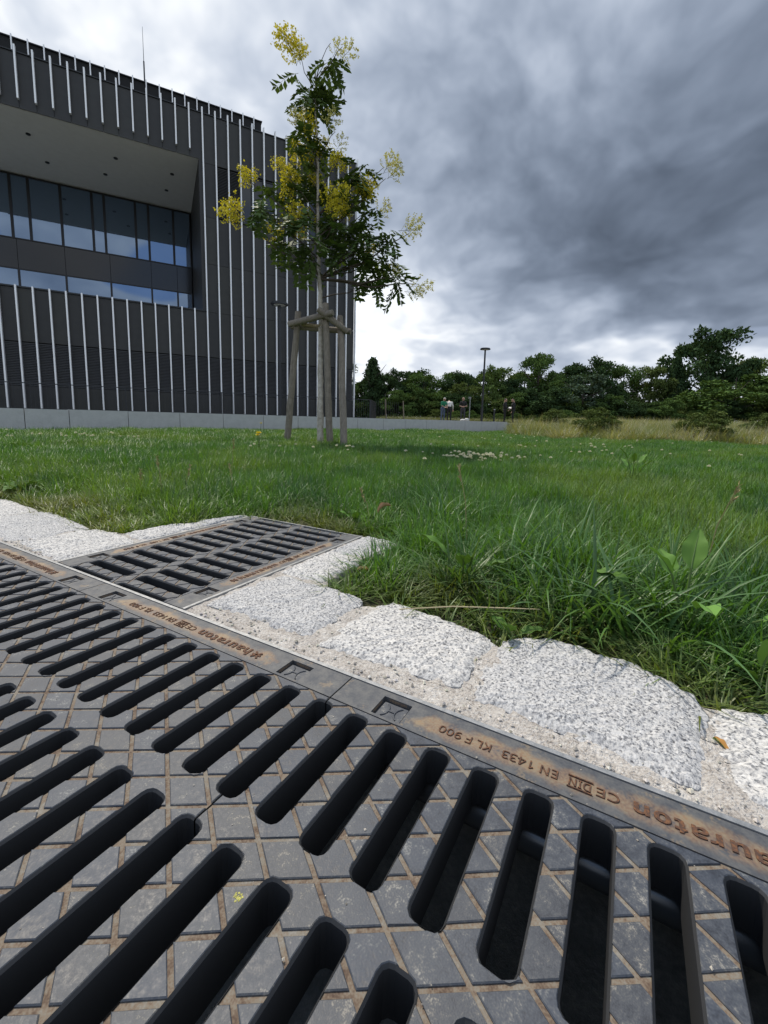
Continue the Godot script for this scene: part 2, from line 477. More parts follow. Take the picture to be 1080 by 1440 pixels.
func make_grate() -> Node3D:
	var root := thing("drain_grate", Vector3.ZERO)
	var tops := MB.new()
	var walls := MB.new()
	var slots := []
	for side in [1.0, -1.0]:
		for k in 13: 
			slots.append(up100(slot_plan(k, side, 0.0013)))
			# dark rounded lip round the slot, then its wall
			var inner := slot_plan(k, side)
			var outer_ring := slot_plan(k, side, 0.0013)
			for i in inner.size():
				var j2 := (i + 1) % inner.size()
				var q := [inner[i], inner[j2], outer_ring[j2], outer_ring[i]]
				if maxf(q[0].x, q[1].x) < 0.0008 or minf(q[0].x, q[1].x) > GL - 0.0008: continue
				for t in 4: q[t].x = clampf(q[t].x, 0.0008, GL - 0.0008)
				if q[0].distance_to(q[1]) < 1e-5: continue
				var cen := Vector3(k * GP, 0, 0.075 * side)
				var toward := cen - Vector3(q[0].x, 0, q[0].y)
				if absf(toward.z) < 0.055: toward.z = 0.0
				walls.quad(Vector3(q[0].x, -0.0022, q[0].y), Vector3(q[1].x, -0.0022, q[1].y), Vector3(q[2].x, -0.0004, q[2].y), Vector3(q[3].x, -0.0004, q[3].y), Vector3.UP)
				walls.quad(Vector3(q[0].x, -0.034, q[0].y), Vector3(q[1].x, -0.034, q[1].y), Vector3(q[1].x, -0.0022, q[1].y), Vector3(q[0].x, -0.0022, q[0].y), toward)
		for j in 24:
			var x0 := maxf(0.0008, j * GP / 2.0)
			var x1 := minf(GL - 0.0008, (j + 1) * GP / 2.0)
			var k: int = j / 2 if j % 2 == 0 else (j + 1) / 2
			var z0 := 0.0 if side > 0 else -0.145
			var cut := Geometry2D.clip_polygons(up100(rect(x0, z0, x1, z0 + 0.145)), up100(slot_plan(k, side, 0.0013)))
			for c in cut:
				var p := down100(c)
				if MB.area(p) < 0: p.reverse()
				tops.prism(p, -0.0012, -0.0012, 0.0, false)
				for i in p.size():
					var a := p[i]
					var b := p[(i + 1) % p.size()]
					if absf(a.x - b.x) < 1e-5 and (absf(a.x - 0.0008) < 1e-5 or absf(a.x - GL + 0.0008) < 1e-5):
						walls.quad(Vector3(a.x, -0.034, a.y), Vector3(b.x, -0.034, b.y), Vector3(b.x, -0.0012, b.y), Vector3(a.x, -0.0012, a.y), Vector3(-1 if a.x < 0.2 else 1, 0, 0))
				# underside, so that no light leaks in from below
				var lowv := walls.v.size()
				var tr := Geometry2D.triangulate_polygon(p)
				for q in p: walls.add(Vector3(q.x, -0.034, q.y), Vector3.DOWN)
				for i in range(0, tr.size(), 3): walls.face(lowv + tr[i], lowv + tr[i + 1], lowv + tr[i + 2], Vector3.DOWN)
	show_mesh("bar_grid", build([tops, walls], [M.grit, M.iron_wall]), root)
	# raised pads: rhombs of two crossing sets of joints, cut by the slots
	var S := 0.64
	var P := 0.032
	var field := up100(rect(0.0009, -0.1440, GL - 0.0009, 0.1440))
	var pads := []
	for m in range(-6, 17):
		for q in range(-6, 17):
			var cell := PackedVector2Array()
			for uw in [[m, q], [m + 1, q], [m + 1, q + 1], [m, q + 1]]:
				cell.append(Vector2((uw[0] + uw[1]) * P / (2.0 * S), (uw[0] - uw[1]) * P / 2.0))
			if MB.area(cell) < 0: cell.reverse()
			var ins := MB.new().inset(cell, 0.0015)
			var pieces: Array = Geometry2D.intersect_polygons(up100(ins), field)
			for s in slots:
				var nxt: Array = []
				for p in pieces: nxt.append_array(Geometry2D.clip_polygons(p, s))
				pieces = nxt
			for p in pieces:
				var t := down100(p)
				if t.size() >= 3 and absf(MB.area(t)) > 1.1e-5: pads.append(t)
	pads.sort_custom(func(a, b): return absf(MB.area(a)) > absf(MB.area(b)))
	var rest := MB.new()
	for i in pads.size():
		var mb := MB.new() if i < 300 else rest
		mb.prism(pads[i], -0.0012, 0.0, 0.0006)
		if i < 300: part("tread_pad", mb, M["iron%d" % (i % 3)], root)
	if rest.v.size(): tag(part("small_tread_pads", rest, M.iron0, root), "small raised pads along the slot edges", "", "", "stuff")
	# rims with lettering and lock pockets
	var rt := mat(Color.WHITE, 0.62, 0.12)
	rt.albedo_texture = rim_texture()
	rt.roughness_texture = null
	for turn in 2:
		var r := MB.new()
		var zs := [-0.184, -0.1762, -0.1482, -0.1452]
		var xs := [0.0008, 0.0470, 0.0790, GL - 0.0790, GL - 0.0470, GL - 0.0008]
		for i in 5:
			for j in 3:
				var pocket: bool = (i == 1 or i == 3) and j == 1
				var y := -0.006 if pocket else 0.0
				var k := r.v.size()
				for q in [[xs[i], zs[j]], [xs[i + 1], zs[j]], [xs[i + 1], zs[j + 1]], [xs[i], zs[j + 1]]]:
					r.add(Vector3(q[0], y, q[1]), Vector3.UP, Vector2(q[0] / 0.5, (q[1] + 0.1852) / 0.04))
				r.face(k, k + 1, k + 2, Vector3.UP); r.face(k, k + 2, k + 3, Vector3.UP)
				if pocket:
					for e in [[0, 1], [1, 2], [2, 3], [3, 0]]:
						var a := r.v[k + e[0]]
						var b := r.v[k + e[1]]
						var m2 := Vector3((xs[i] + xs[i + 1]) / 2, 0, -0.1622)
						r.quad(a, b, Vector3(b.x, 0, b.z), Vector3(a.x, 0, a.z), m2 - (a + b) * 0.5)
		# outer faces
		r.quad(Vector3(xs[0], -0.034, -0.184), Vector3(xs[5], -0.034, -0.184), Vector3(xs[5], 0, -0.184), Vector3(xs[0], 0, -0.184), Vector3.FORWARD)
		r.quad(Vector3(xs[0], -0.034, -0.1452), Vector3(xs[5], -0.034, -0.1452), Vector3(xs[5], 0, -0.1452), Vector3(xs[0], 0, -0.1452), Vector3.BACK)
		r.quad(Vector3(xs[0], -0.034, -0.184), Vector3(xs[5], -0.034, -0.184), Vector3(xs[5], -0.034, -0.1452), Vector3(xs[0], -0.034, -0.1452), Vector3.DOWN)
		for x in [xs[0], xs[5]]:
			r.quad(Vector3(x, -0.034, -0.184), Vector3(x, -0.034, -0.1452), Vector3(x, 0, -0.1452), Vector3(x, 0, -0.184), Vector3(-1 if x < 0.2 else 1, 0, 0))
		var rim := part("rim", r, rt, root)
		if turn == 1: rim.transform = Transform3D(Basis(Vector3.UP, PI), Vector3(GL, 0, 0))
		letters("hauraton", 0.0135, 0.366, 0.272, -0.1607, rim, 700)
		letters("CE", 0.0085, 0.2625, 0.2465, -0.1622, rim)
		letters("DIN", 0.0078, 0.2425, 0.2265, -0.1622, rim)
		letters("EN 1433", 0.0088, 0.2180, 0.1725, -0.1622, rim)
		letters("KL F 900", 0.0088, 0.1625, 0.1140, -0.1622, rim)
		var bars := MB.new()
		for z in [-0.1682, -0.1562]: bars.span(Vector3(0.2255, 0.0, z - 0.0005), Vector3(0.2440, 0.0012, z + 0.0005))
		part("lettering_frame", bars, M.rust_letters, rim)
		# mark before the word: two crossed strokes and a bar
		var mk := MB.new()
		for a in [48.0, -48.0]: mk.box(Vector3(0.3775, 0.0005, -0.1608), Vector3(0.0145, 0.0013, 0.0027), Basis(Vector3.UP, deg_to_rad(a)))
		mk.box(Vector3(0.3775, 0.0004, -0.1608), Vector3(0.0125, 0.0011, 0.0022))
		part("emblem", mk, M.rust_letters, rim)
		for px in [0.063, GL - 0.063]:
			var lock := MB.new()
			lock.prism(PackedVector2Array([Vector2(px - 0.0142, -0.1742), Vector2(px + 0.0142, -0.1742), Vector2(px + 0.0142, -0.1502), Vector2(px - 0.0142, -0.1502)]), -0.0065, -0.0036, 0.001)
			for sg in [-1.0, 1.0]:
				var arc := []
				for s in 9:
					var t := deg_to_rad(-58.0 + s * 14.5)
					arc.append(Vector3(px + sg * (0.0135 - 0.0098 * cos(t)) , -0.0032, -0.162 + 0.0105 * sin(t)))
				lock.tube(arc, [0.0008, 0.0008, 0.0008, 0.0008, 0.0008, 0.0008, 0.0008, 0.0008, 0.0008], 5)
			lock.tube([Vector3(px - 0.004, -0.0032, -0.162), Vector3(px + 0.004, -0.0032, -0.162)], [0.0009, 0.0009], 5)
			part("lock_pocket", lock, M.iron0, rim)
	return root
func trough(a: float, b: float) -> MB:
	var mb := MB.new()
	var half := [[0.1835, -0.036], [0.1660, -0.037], [0.1650, -0.0400]]
	for s in 9:
		var t := PI * s / 8.0
		half.append([0.164 - 0.013 * sin(t), -0.055 + 0.013 * cos(t)])
	half.append_array([[0.1625, -0.071], [0.156, -0.14], [0.150, -0.22]])
	for s in 6:
		var t := PI / 2.0 * (s + 1) / 6.0
		half.append([0.150 * cos(t), -0.22 - 0.12 * sin(t)])
	var full := half.duplicate()
	for i in range(half.size() - 2, -1, -1): full.append([-half[i][0], half[i][1]])
	var rows := []
	var count := 2
	for j in count:
		var row := []
		for p in full: row.append(Vector3(lerpf(a, b, float(j) / (count - 1)), p[1], p[0]))
		rows.append(row)
	mb.sheet(rows, false, Vector3.UP)
	return mb
func make_drain() -> void:
	var ch := thing("drainage_channel", Vector3(0, 0, MID))
	tag(ch, "long dark drainage channel trough under the row of iron grates", "drain channel")
	part("trough", trough(-2.7468, 1.2532), M.trough, ch)
	var pipe := MB.new()
	pipe.tube([Vector3(-2.72, -0.052, -0.150), Vector3(1.22, -0.052, -0.150)], [0.0135, 0.0135], 20)
	part("ledge_pipe", pipe, M.wet_pipe, ch)
	for sg in [-1.0, 1.0]:
		var r := MB.new()
		r.span(Vector3(-2.7468, -0.2, sg * 0.1850), Vector3(1.2532, 0.0008, sg * 0.1898))
		part("edge_rail", r, M.steel, ch)
	var ends := MB.new()
	for x in [-2.747, 1.2535]: ends.span(Vector3(x - 0.02, -0.4, -0.19), Vector3(x + 0.02, -0.0345, 0.19))
	part("end_wall", ends, M.trough, ch)
	var bc := thing("drainage_channel", Vector3(-0.741, 0, -0.3735), PI / 2)
	tag(bc, "short side channel trough under the grate that runs towards the lawn", "drain channel")
	part("trough", trough(0.0, 0.477), M.trough, bc)
	for sg in [-1.0, 1.0]:
		var r := MB.new()
		r.span(Vector3(0.001, -0.2, sg * 0.1850), Vector3(0.4815, 0.0008, sg * 0.1898))
		part("edge_rail", r, M.steel, bc)
	var e2 := MB.new()
	e2.span(Vector3(0.477, -0.36, -0.1848), Vector3(0.4815, 0.0, 0.1848))
	part("end_plate", e2, M.steel, bc)
	var g := make_grate()
	var names := ["iron slotted drain grate nearest the camera at the right", "iron slotted drain grate in the middle of the long row", "iron slotted drain grate farthest left in the long row", "iron slotted grate turned crosswise, reaching to the lawn edge", "iron slotted drain grate next after the nearest one, beyond the right edge", "last iron slotted drain grate at the right end of the row", "iron slotted drain grate beyond the left edge, after the farthest one", "last iron slotted drain grate at the left end of the row"]
	for i in 8:
		var o: Node3D = g
		if i > 0:
			o = g.duplicate()
			o.name = numbered("drain_grate")
			add_child(o)
		if i > 3: o.position = Vector3(SEAM + [GL, 2 * GL, -3 * GL, -4 * GL][i - 4], 0, MID)
		elif i < 3: o.position = Vector3(SEAM - i * GL, 0, MID)
		else:
			o.rotation.y = PI / 2
			o.position = Vector3(-0.741, 0, -0.374)
			o.scale = Vector3(0.951, 1, 1)
		tag(o, names[i], "drain grate", "cast iron drain grates")

# ---------------------------------------------------------------- ground
const EDGE := [[-9.0, -0.55], [-1.72, -0.553], [-1.43, -0.55], [-1.128, -0.524], [-1.0355, -0.565], [-1.018, -0.663], [-0.948, -0.846], [-0.938, -0.858], [-0.55, -0.866], [-0.452, -0.85], [-0.448, -0.64], [-0.436, -0.565], [-0.34, -0.537], [-0.3076, -0.552], [-0.139, -0.531], [-0.124, -0.53], [-0.066, -0.577], [0.032, -0.561], [0.0776, -0.528], [0.15, -0.532], [9.0, -0.535]]
func edge(x: float) -> float:
	for i in EDGE.size() - 1:
		if x <= EDGE[i + 1][0]: return lerpf(EDGE[i][1], EDGE[i + 1][1], clampf((x - EDGE[i][0]) / (EDGE[i + 1][0] - EDGE[i][0]), 0, 1))
	return -0.535
const WALL_A := Vector2(-6.52, -5.126)
const WALL_D := Vector2(0.3282, -0.9446)
func wall_side(x: float, z: float) -> float:   # distance to the lawn side of the low wall's face
	return (Vector2(x, z) - WALL_A).dot(Vector2(0.9446, 0.3282))
func gh(x: float, z: float) -> float:
	var r := Vector2(x, z).length()
	var y := -0.016 + lump.get_noise_2d(x * 2.2, z * 2.2) * 0.022 * smoothstep(0.6, 2.0, r) + lump.get_noise_2d(x * 14.0, z * 14.0) * 0.006
	if r > 0.9: y += lump.get_noise_2d(x * 0.35, z * 0.35) * 0.05 * smoothstep(2.0, 6.0, r)
	y += 0.26 * smoothstep(-11.0, -24.0, z)
	return y
func spaced(a: float, b: float, near: float, s0: float, grow: float) -> Array:
	var o := [a]
	var x := a
	while x < b - 1e-6:
		x = minf(b, x + s0 + absf(x - near) * grow)
		o.append(x)
	return o
func make_ground() -> void:
	var mb := MB.new()
	var deep := spaced(0.862, 420.0, 0.86, 0.02, 0.06)
	var across := []
	for x in spaced(0.0, 400.0, 0.0, 0.025, 0.05): across.append(x - 0.4)
	var left := []
	for x in across: left.append(-0.8 - x)
	left.reverse(); left.remove_at(left.size() - 1); left.append_array(across)
	var rows := []
	for z in deep:
		var row := []
		for x in left: row.append(Vector3(x, gh(x, -z), -z))
		rows.append(row)
	mb.sheet(rows)
	for sd in [-1, 1]:
		rows = []
		for j in 22:
			var z := -0.862 + (0.862 - 0.44) * j / 21.0
			var row := []
			for d in spaced(0.0, 30.0, 0.0, 0.02, 0.08):
				var x: float = -0.936 - d if sd < 0 else -0.546 + d
				row.append(Vector3(x, minf(gh(x, z), -0.011) - 0.02 * smoothstep(edge(x) - 0.01, edge(x) + 0.03, z), z))
			rows.append(row)
		mb.sheet(rows)
	structure(part("ground", mb, M.soil), "dark soil of the lawn that stretches back to the trees", "ground")
	# paved strip behind the camera
	var near := MB.new()
	near.span(Vector3(-6, -0.1, 0.0085), Vector3(6, -0.004, 4.0))
	structure(part("pavement", near, M.mortar), "sandy pavement on the near side of the drain", "pavement")
	# mortar bed of the border
	var bed := MB.new()
	for sd in [-1, 1]:
		rows = []
		var xs := []
		for i in 230:
			xs.append((-0.9312 - i * 0.006 if i < 150 else -0.9312 - 0.9 - (i - 150) * 0.03) if sd < 0 else (-0.5508 + i * 0.006 if i < 150 else -0.5508 + 0.9 + (i - 150) * 0.03))
		for j in 84:
			var z := -0.3724 - j * 0.006
			var row := []
			for x in xs:
				var y: float = -0.0012 + lump.get_noise_2d(x * 90.0, z * 90.0) * 0.0022 + lump.get_noise_2d(x * 22.0, z * 22.0) * 0.003
				y -= 0.05 * smoothstep(0.0, 0.05, edge(x) - z + 0.012)
				if j == 0: y = minf(y, -0.002)
				row.append(Vector3(x, y, z))
			rows.append(row)
		bed.sheet(rows)
	var bedo := part("granite_border", bed, M.mortar)
	structure(bedo, "border of pale granite setts in sandy mortar beside the grates", "stone border")
	var plans := [
		[[-0.532, -0.409], [-0.44, -0.413], [-0.362, -0.416], [-0.353, -0.43], [-0.349, -0.49], [-0.354, -0.536], [-0.40, -0.549], [-0.47, -0.55], [-0.522, -0.545], [-0.536, -0.48]],
		[[-0.316, -0.409], [-0.23, -0.413], [-0.152, -0.417], [-0.144, -0.44], [-0.139, -0.50], [-0.142, -0.528], [-0.20, -0.546], [-0.26, -0.556], [-0.304, -0.551], [-0.317, -0.49]],
		[[-0.112, -0.409], [-0.03, -0.405], [0.05, -0.397], [0.068, -0.41], [0.078, -0.46], [0.077, -0.525], [0.032, -0.561], [-0.02, -0.568], [-0.066, -0.575], [-0.112, -0.538], [-0.118, -0.48]],
		[[0.108, -0.402], [0.2, -0.405], [0.29, -0.41], [0.296, -0.47], [0.29, -0.53], [0.2, -0.536], [0.115, -0.52], [0.1, -0.47]],
		[[0.33, -0.405], [0.5, -0.402], [0.51, -0.47], [0.5, -0.54], [0.4, -0.545], [0.335, -0.53]],
		[[-0.542, -0.575], [-0.50, -0.568], [-0.455, -0.575], [-0.452, -0.64], [-0.456, -0.70], [-0.50, -0.71], [-0.54, -0.705]],
		[[-0.542, -0.726], [-0.50, -0.722], [-0.458, -0.728], [-0.452, -0.78], [-0.448, -0.842], [-0.50, -0.853], [-0.54, -0.85]],
		[[-1.125, -0.395], [-1.03, -0.388], [-0.945, -0.386], [-0.94, -0.45], [-0.944, -0.515], [-1.0, -0.535], [-1.06, -0.536], [-1.12, -0.52]],
		[[-1.43, -0.396], [-1.3, -0.388], [-1.155, -0.394], [-1.146, -0.45], [-1.152, -0.522], [-1.24, -0.54], [-1.35, -0.548], [-1.43, -0.54]],
		[[-1.74, -0.392], [-1.6, -0.39], [-1.462, -0.398], [-1.456, -0.47], [-1.462, -0.54], [-1.58, -0.552], [-1.73, -0.548]],
		[[-2.06, -0.392], [-1.9, -0.39], [-1.772, -0.398], [-1.766, -0.47], [-1.772, -0.54], [-1.9, -0.548], [-2.05, -0.548]],
		[[-1.024, -0.556], [-0.985, -0.55], [-0.942, -0.556], [-0.939, -0.62], [-0.942, -0.69], [-0.975, -0.71], [-1.008, -0.67], [-1.022, -0.60]],
		[[-0.985, -0.722], [-0.95, -0.705], [-0.939, -0.72], [-0.9385, -0.78], [-0.940, -0.838], [-0.952, -0.835], [-0.972, -0.77]],
	]
	for k in 6:
		var x := 0.545 + k * 0.225
		plans.append([[x, -0.405 - 0.006 * (k % 2)], [x + 0.1, -0.4], [x + 0.19, -0.408], [x + 0.197, -0.47], [x + 0.19, -0.535], [x + 0.09, -0.543 - 0.008 * (k % 3)], [x + 0.005, -0.53], [x - 0.003, -0.47]])
	for i in plans.size():
		var o := part("granite_sett", stone(plans[i], i), M["granite%d" % (i % 2)], bedo)
	# grit in the joints
	var pb := MB.new()
	var r := RandomNumberGenerator.new(); r.seed = 8
	for k in 1100:
		var x := r.randf_range(-1.3, 0.35)
		var z := -0.376 - pow(r.randf(), 1.6) * 0.17
		if x > -0.93 and x < -0.55: continue
		if z < edge(x) + 0.01: continue
		var blocked := false
		for p in plans:
			var pl := PackedVector2Array()
			for q in p: pl.append(Vector2(q[0], q[1]))
			if Geometry2D.is_point_in_polygon(Vector2(x, z), pl): blocked = true
		if blocked: continue
		var s := r.randf_range(0.0009, 0.0026)
		var shade := r.randf_range(0.22, 0.62)
		pb.col = Color(shade, shade * r.randf_range(0.9, 0.97), shade * r.randf_range(0.74, 0.9))
		pebble(pb, Vector3(x, -0.0006 + lump.get_noise_2d(x * 22.0, z * 22.0) * 0.003 + s * 0.3, z), s, r)
	tag(part("mortar_grit", pb, M.pebble, bedo), "", "", "", "stuff")
func pebble(mb: MB, at: Vector3, s: float, r: RandomNumberGenerator) -> void:
	var pts := []
	for d in [Vector3.RIGHT, Vector3.UP, Vector3.BACK, Vector3.LEFT, Vector3.DOWN, Vector3.FORWARD]:
		pts.append(at + d * s * r.randf_range(0.7, 1.3) * (0.65 if d.y != 0 else 1.0))
	for f in [[0, 1, 2], [2, 1, 3], [3, 1, 5], [5, 1, 0], [0, 4, 2], [2, 4, 3], [3, 4, 5], [5, 4, 0]]:
		mb.tri(pts[f[0]], pts[f[1]], pts[f[2]], (pts[f[0]] + pts[f[1]] + pts[f[2]]) / 3.0 - at)
func stone(plan: Array, sd: int) -> MB:
	var c := Curve2D.new()
	var mid := Vector2.ZERO
	for p in plan: mid += Vector2(p[0], p[1]) / plan.size()
	var m := plan.size()
	for i in m + 1:
		var p := Vector2(plan[i % m][0], plan[i % m][1])
		var a := Vector2(plan[(i + m - 1) % m][0], plan[(i + m - 1) % m][1])
		var b := Vector2(plan[(i + 1) % m][0], plan[(i + 1) % m][1])
		c.add_point(p * 10.0, (a - b) * 1.3, (b - a) * 1.3)
	var rim := c.get_baked_length()
	var ring := []
	var N := 150
	for i in N: ring.append(mid + (c.sample_baked(rim * i / N, true) / 10.0 - mid) * 1.085)
	var rows := []
	var R := 44
	for j in R + 1:
		var s: float = pow(float(j) / R, 0.82) if j < R - 3 else 1.0 - [0.012, 0.004, 0.0, -0.004][j - R + 3]
		var row := []
		for i in N:
			var p: Vector2 = mid + (ring[i] - mid) * s
			var rough := lump.get_noise_3d(p.x * 120.0, p.y * 120.0, sd) * 0.0016 + lump.get_noise_3d(p.x * 34.0, p.y * 34.0, sd + 40.0) * 0.0022 + lump.get_noise_3d(p.x * 260.0, p.y * 260.0, sd) * 0.0008
			p += (p - mid).normalized() * lump.get_noise_3d(ring[i].x * 45.0, ring[i].y * 45.0, sd + 7.0) * 0.007 * s
			var y: float = 0.0035 + 0.0022 * (1.0 - s * s) + rough * 1.1 - 0.0055 * pow(s, 8.0)
			if j == R: y = -0.03
			elif j == R - 1: y -= 0.006
			row.append(Vector3(p.x, y, p.y))
		rows.append(row)
	var mb := MB.new()
	mb.sheet(rows, true)
	return mb

# ---------------------------------------------------------------- building, wall, lamps
func panel_row(root: Node3D, xs: Array, y0: float, y1: float, z: float) -> void:
	for i in xs.size() - 1:
		var p := MB.new()
		p.span(Vector3(xs[i] + 0.006, y0 + 0.006, z - 0.02), Vector3(xs[i + 1] - 0.006, y1 - 0.006, z + rng.randf_range(0.0, 0.0025)))
		part("facade_panel", p, M["panel%d" % (rng.randi() % 3)], root)
func louvre(root: Node3D, x0: float, x1: float, y0: float, y1: float, z: float) -> void:
	var p := MB.new()
	var y := y0
	while y < y1 - 0.02:
		p.box(Vector3((x0 + x1) / 2, y + 0.03, z), Vector3(x1 - x0 - 0.012, 0.006, 0.062), Basis(Vector3.RIGHT, deg_to_rad(48.0)))
		y += 0.058
	part("blind", p, M.blind, root)
func window(root: Node3D, x0: float, x1: float, y0: float, y1: float, z: float, f := 0.04, gm := "glass") -> void:
	var fr := MB.new()
	fr.span(Vector3(x0, y0, z - 0.08), Vector3(x0 + f, y1, z + 0.03))
	fr.span(Vector3(x1 - f, y0, z - 0.08), Vector3(x1, y1, z + 0.03))
	fr.span(Vector3(x0 + f, y0, z - 0.08), Vector3(x1 - f, y0 + f, z + 0.03))
	fr.span(Vector3(x0 + f, y1 - f, z - 0.08), Vector3(x1 - f, y1, z + 0.03))
	var o := part("window", fr, M.frame, root)
	var g := MB.new()
	g.span(Vector3(x0 + f - 0.004, y0 + f - 0.004, z - 0.03), Vector3(x1 - f + 0.004, y1 - f + 0.004, z))
	part("pane", g, M[gm], o)
func make_building() -> void:
	var b := thing("office_building", Vector3(-15.8, 0.0, -12.074), deg_to_rad(57.3))
	tag(b, "dark grey office building with pale vertical fins and a deep recessed window strip", "building")
	var P := 0.4705
	var F0 := 0.16
	var y_base := 0.2
	var core := MB.new()
	core.span(Vector3(0.14, 0, -16), Vector3(6.70, 11.9, -0.1))            # solid end
	core.span(Vector3(-16, 0, -16), Vector3(0.139, 4.45, -0.1))           # ground floor
	core.span(Vector3(-16, 10.36, -16), Vector3(0.139, 11.9, -0.101))       # floor over the recess
	core.span(Vector3(-16, 4.451, -16), Vector3(0.138, 10.359, -5.32))    # behind the windows
	core.span(Vector3(-16, 11.901, -16), Vector3(2.86, 13.62, -2.1))       # set-back storey
	part("wall_core", core, M.joint, b)
	var xs_r := []
	for k in 14: xs_r.append(F0 + k * P)
	xs_r.append(6.72)
	var xs_l := []
	for k in range(-33, 1): xs_l.append(F0 + k * P)
	# end part: courses of panels with window openings
	var courses := [[2.68, 4.5], [4.5, 6.4], [6.4, 8.2], [8.2, 10.2], [10.2, 11.96]]
	for c in courses:
		for i in xs_r.size() - 1:
			if c[0] == 8.2 and ((i >= 1 and i <= 5) or (i >= 7 and i <= 10)): continue
			panel_row(b, [xs_r[i], xs_r[i + 1]], c[0], c[1], -0.02)
	louvre(b, xs_r[1], xs_r[2], 8.25, 10.15, -0.045)
	louvre(b, xs_r[2], xs_r[3], 8.25, 10.15, -0.045)
	for i in [3, 4, 5, 8, 9, 10]: window(b, xs_r[i], xs_r[i + 1], 8.25, 10.15, -0.07, 0.04, "dark_glass")
	louvre(b, xs_r[7], xs_r[8], 8.25, 10.15, -0.045)
	var all := xs_l.duplicate()
	all.remove_at(all.size() - 1)
	all.append_array(xs_r)
	for i in all.size() - 1:
		if all[i] < -8.5: continue
		louvre(b, all[i], all[i + 1], 1.15, 2.66, -0.045)
		panel_row(b, [all[i], all[i + 1]], y_base, 1.14, -0.03)
	var upper := []
	for x in xs_l:
		if x > -8.6: upper.append(x)
	panel_row(b, upper, 2.68, 4.5, -0.02)
	panel_row(b, upper, 10.285, 11.96, -0.02)
	var cap := MB.new()
	cap.span(Vector3(-16, 4.505, -0.45), Vector3(0.1, 4.555, 0.03))
	cap.span(Vector3(-16, 11.965, -0.35), Vector3(6.74, 12.0, 0.02))
	part("parapet_cap", cap, M.dark_metal, b)
	var capb := MB.new()
	capb.span(Vector3(-16, 13.625, -2.4), Vector3(2.9, 13.66, -2.04))
	part("parapet_cap", capb, M.dark_metal, b)
	# fins
	var fin_long := MB.new(); fin_long.span(Vector3(-0.024, y_base + 0.02, 0.01), Vector3(0.024, 12.12, 0.135))
	var fin_low := MB.new(); fin_low.span(Vector3(-0.024, y_base + 0.02, 0.01), Vector3(0.024, 4.56, 0.135))
	var fin_top := MB.new(); fin_top.span(Vector3(-0.024, 10.52, 0.01), Vector3(0.024, 12.12, 0.135))
	var fin_roof := MB.new(); fin_roof.span(Vector3(-0.02, 12.3, -2.03), Vector3(0.02, 13.69, -1.96))
	var ml := build([fin_long], [M.fin])
	var mw := build([fin_low], [M.fin])
	var mt := build([fin_top], [M.fin])
	var mr := build([fin_roof], [M.fin])
	for k in range(-18, 15):
		var x: float = F0 + k * P if k < 14 else 6.74
		var list := [ml] if k >= 0 else [mw, mt]
		if k <= 5: list.append(mr)
		for m in list:
			var o := show_mesh("fin", m, b)
			o.position.x = x
	# recess
	var sof := MB.new()
	sof.span(Vector3(-16, 10.3, -5.32), Vector3(0.135, 10.355, -0.1))
	part("soffit", sof, M.soffit, b)
	for q in [[-5.6, -1.6], [-2.9, -1.7], [-3.4, -3.3], [-1.1, -3.4], [-5.4, -3.5], [-0.9, -1.8]]:
		var d := MB.new()
		d.tube([Vector3(q[0], 10.31, q[1]), Vector3(q[0], 10.27, q[1])], [0.075, 0.075], 12)
		part("downlight", d, M.frame, b)
	var side := MB.new()
	side.span(Vector3(0.0, 4.56, -5.32), Vector3(0.13, 10.298, -0.02))
	part("recess_side", side, M.panel1, b)
	var fl := MB.new()
	fl.span(Vector3(-16, 4.452, -5.32), Vector3(0.0, 4.5, -0.46))
	part("balcony_floor", fl, M.concrete, b)
	var mull := [-10.4, -9.2, -8.2, -7.04, -6.42, -5.3, -4.14, -3.67, -2.43, -1.89, -0.82, -0.05]
	for i in mull.size() - 1: window(b, mull[i], mull[i + 1], 7.62, 10.24, -5.2, 0.05)
	var low := [-10.4, -8.6, -6.95, -5.27, -3.55, -1.86, -0.72, -0.05]
	for i in low.size() - 1:
		window(b, low[i], low[i + 1], 4.6, 6.4, -5.2, 0.04)
		var s := MB.new()
		s.span(Vector3(low[i] + 0.008, 6.41, -5.28), Vector3(low[i + 1] - 0.008, 7.61, -5.19))
		part("spandrel", s, M.spandrel, b)
	# roof mast
	var mast := thing("roof_mast", b.transform * Vector3(-1.78, 12.0, -3.0))
	tag(mast, "thin grey antenna mast standing on the building roof", "antenna")
	var mp := MB.new()
	mp.tube([Vector3(0, 1.405, 0), Vector3(0, 3.0, 0)], [0.03, 0.028], 8)
	part("pole", mp, M.dark_metal, mast)
	var mq := MB.new()
	mq.tube([Vector3(0, 3.0, 0), Vector3(0, 4.3, 0)], [0.012, 0.006], 6)
	part("rod", mq, M.dark_metal, mast)
	# railing in front of the blinds
	var rl := thing("railing", b.transform * Vector3(0, 0.27, 1.2), deg_to_rad(57.3))
	tag(rl, "thin dark metal bar railing along the foot of the building", "railing")
	var x := -9.4
	while x < 7.2:
		var post := MB.new()
		post.span(Vector3(x - 0.02, 0, -0.02), Vector3(x + 0.02, 0.9, 0.02))
		part("post", post, M.dark_metal, rl)
		var bars := MB.new()
		for k in range(1, 15): bars.span(Vector3(x + k * 0.11 - 0.006, 0.08, -0.006), Vector3(x + k * 0.11 + 0.006, 0.88, 0.006))
		tag(part("bar_bay", bars, M.dark_metal, rl), "", "", "", "stuff")
		x += 1.65
	var hand := MB.new()
	hand.span(Vector3(-9.42, 0.901, -0.022), Vector3(7.12, 0.93, 0.022))
	part("handrail", hand, M.dark_metal, rl)
	var foot := MB.new()
	foot.span(Vector3(-9.42, 0.06, -0.012), Vector3(7.12, 0.079, 0.012))
	part("bottom_rail", foot, M.dark_metal, rl)
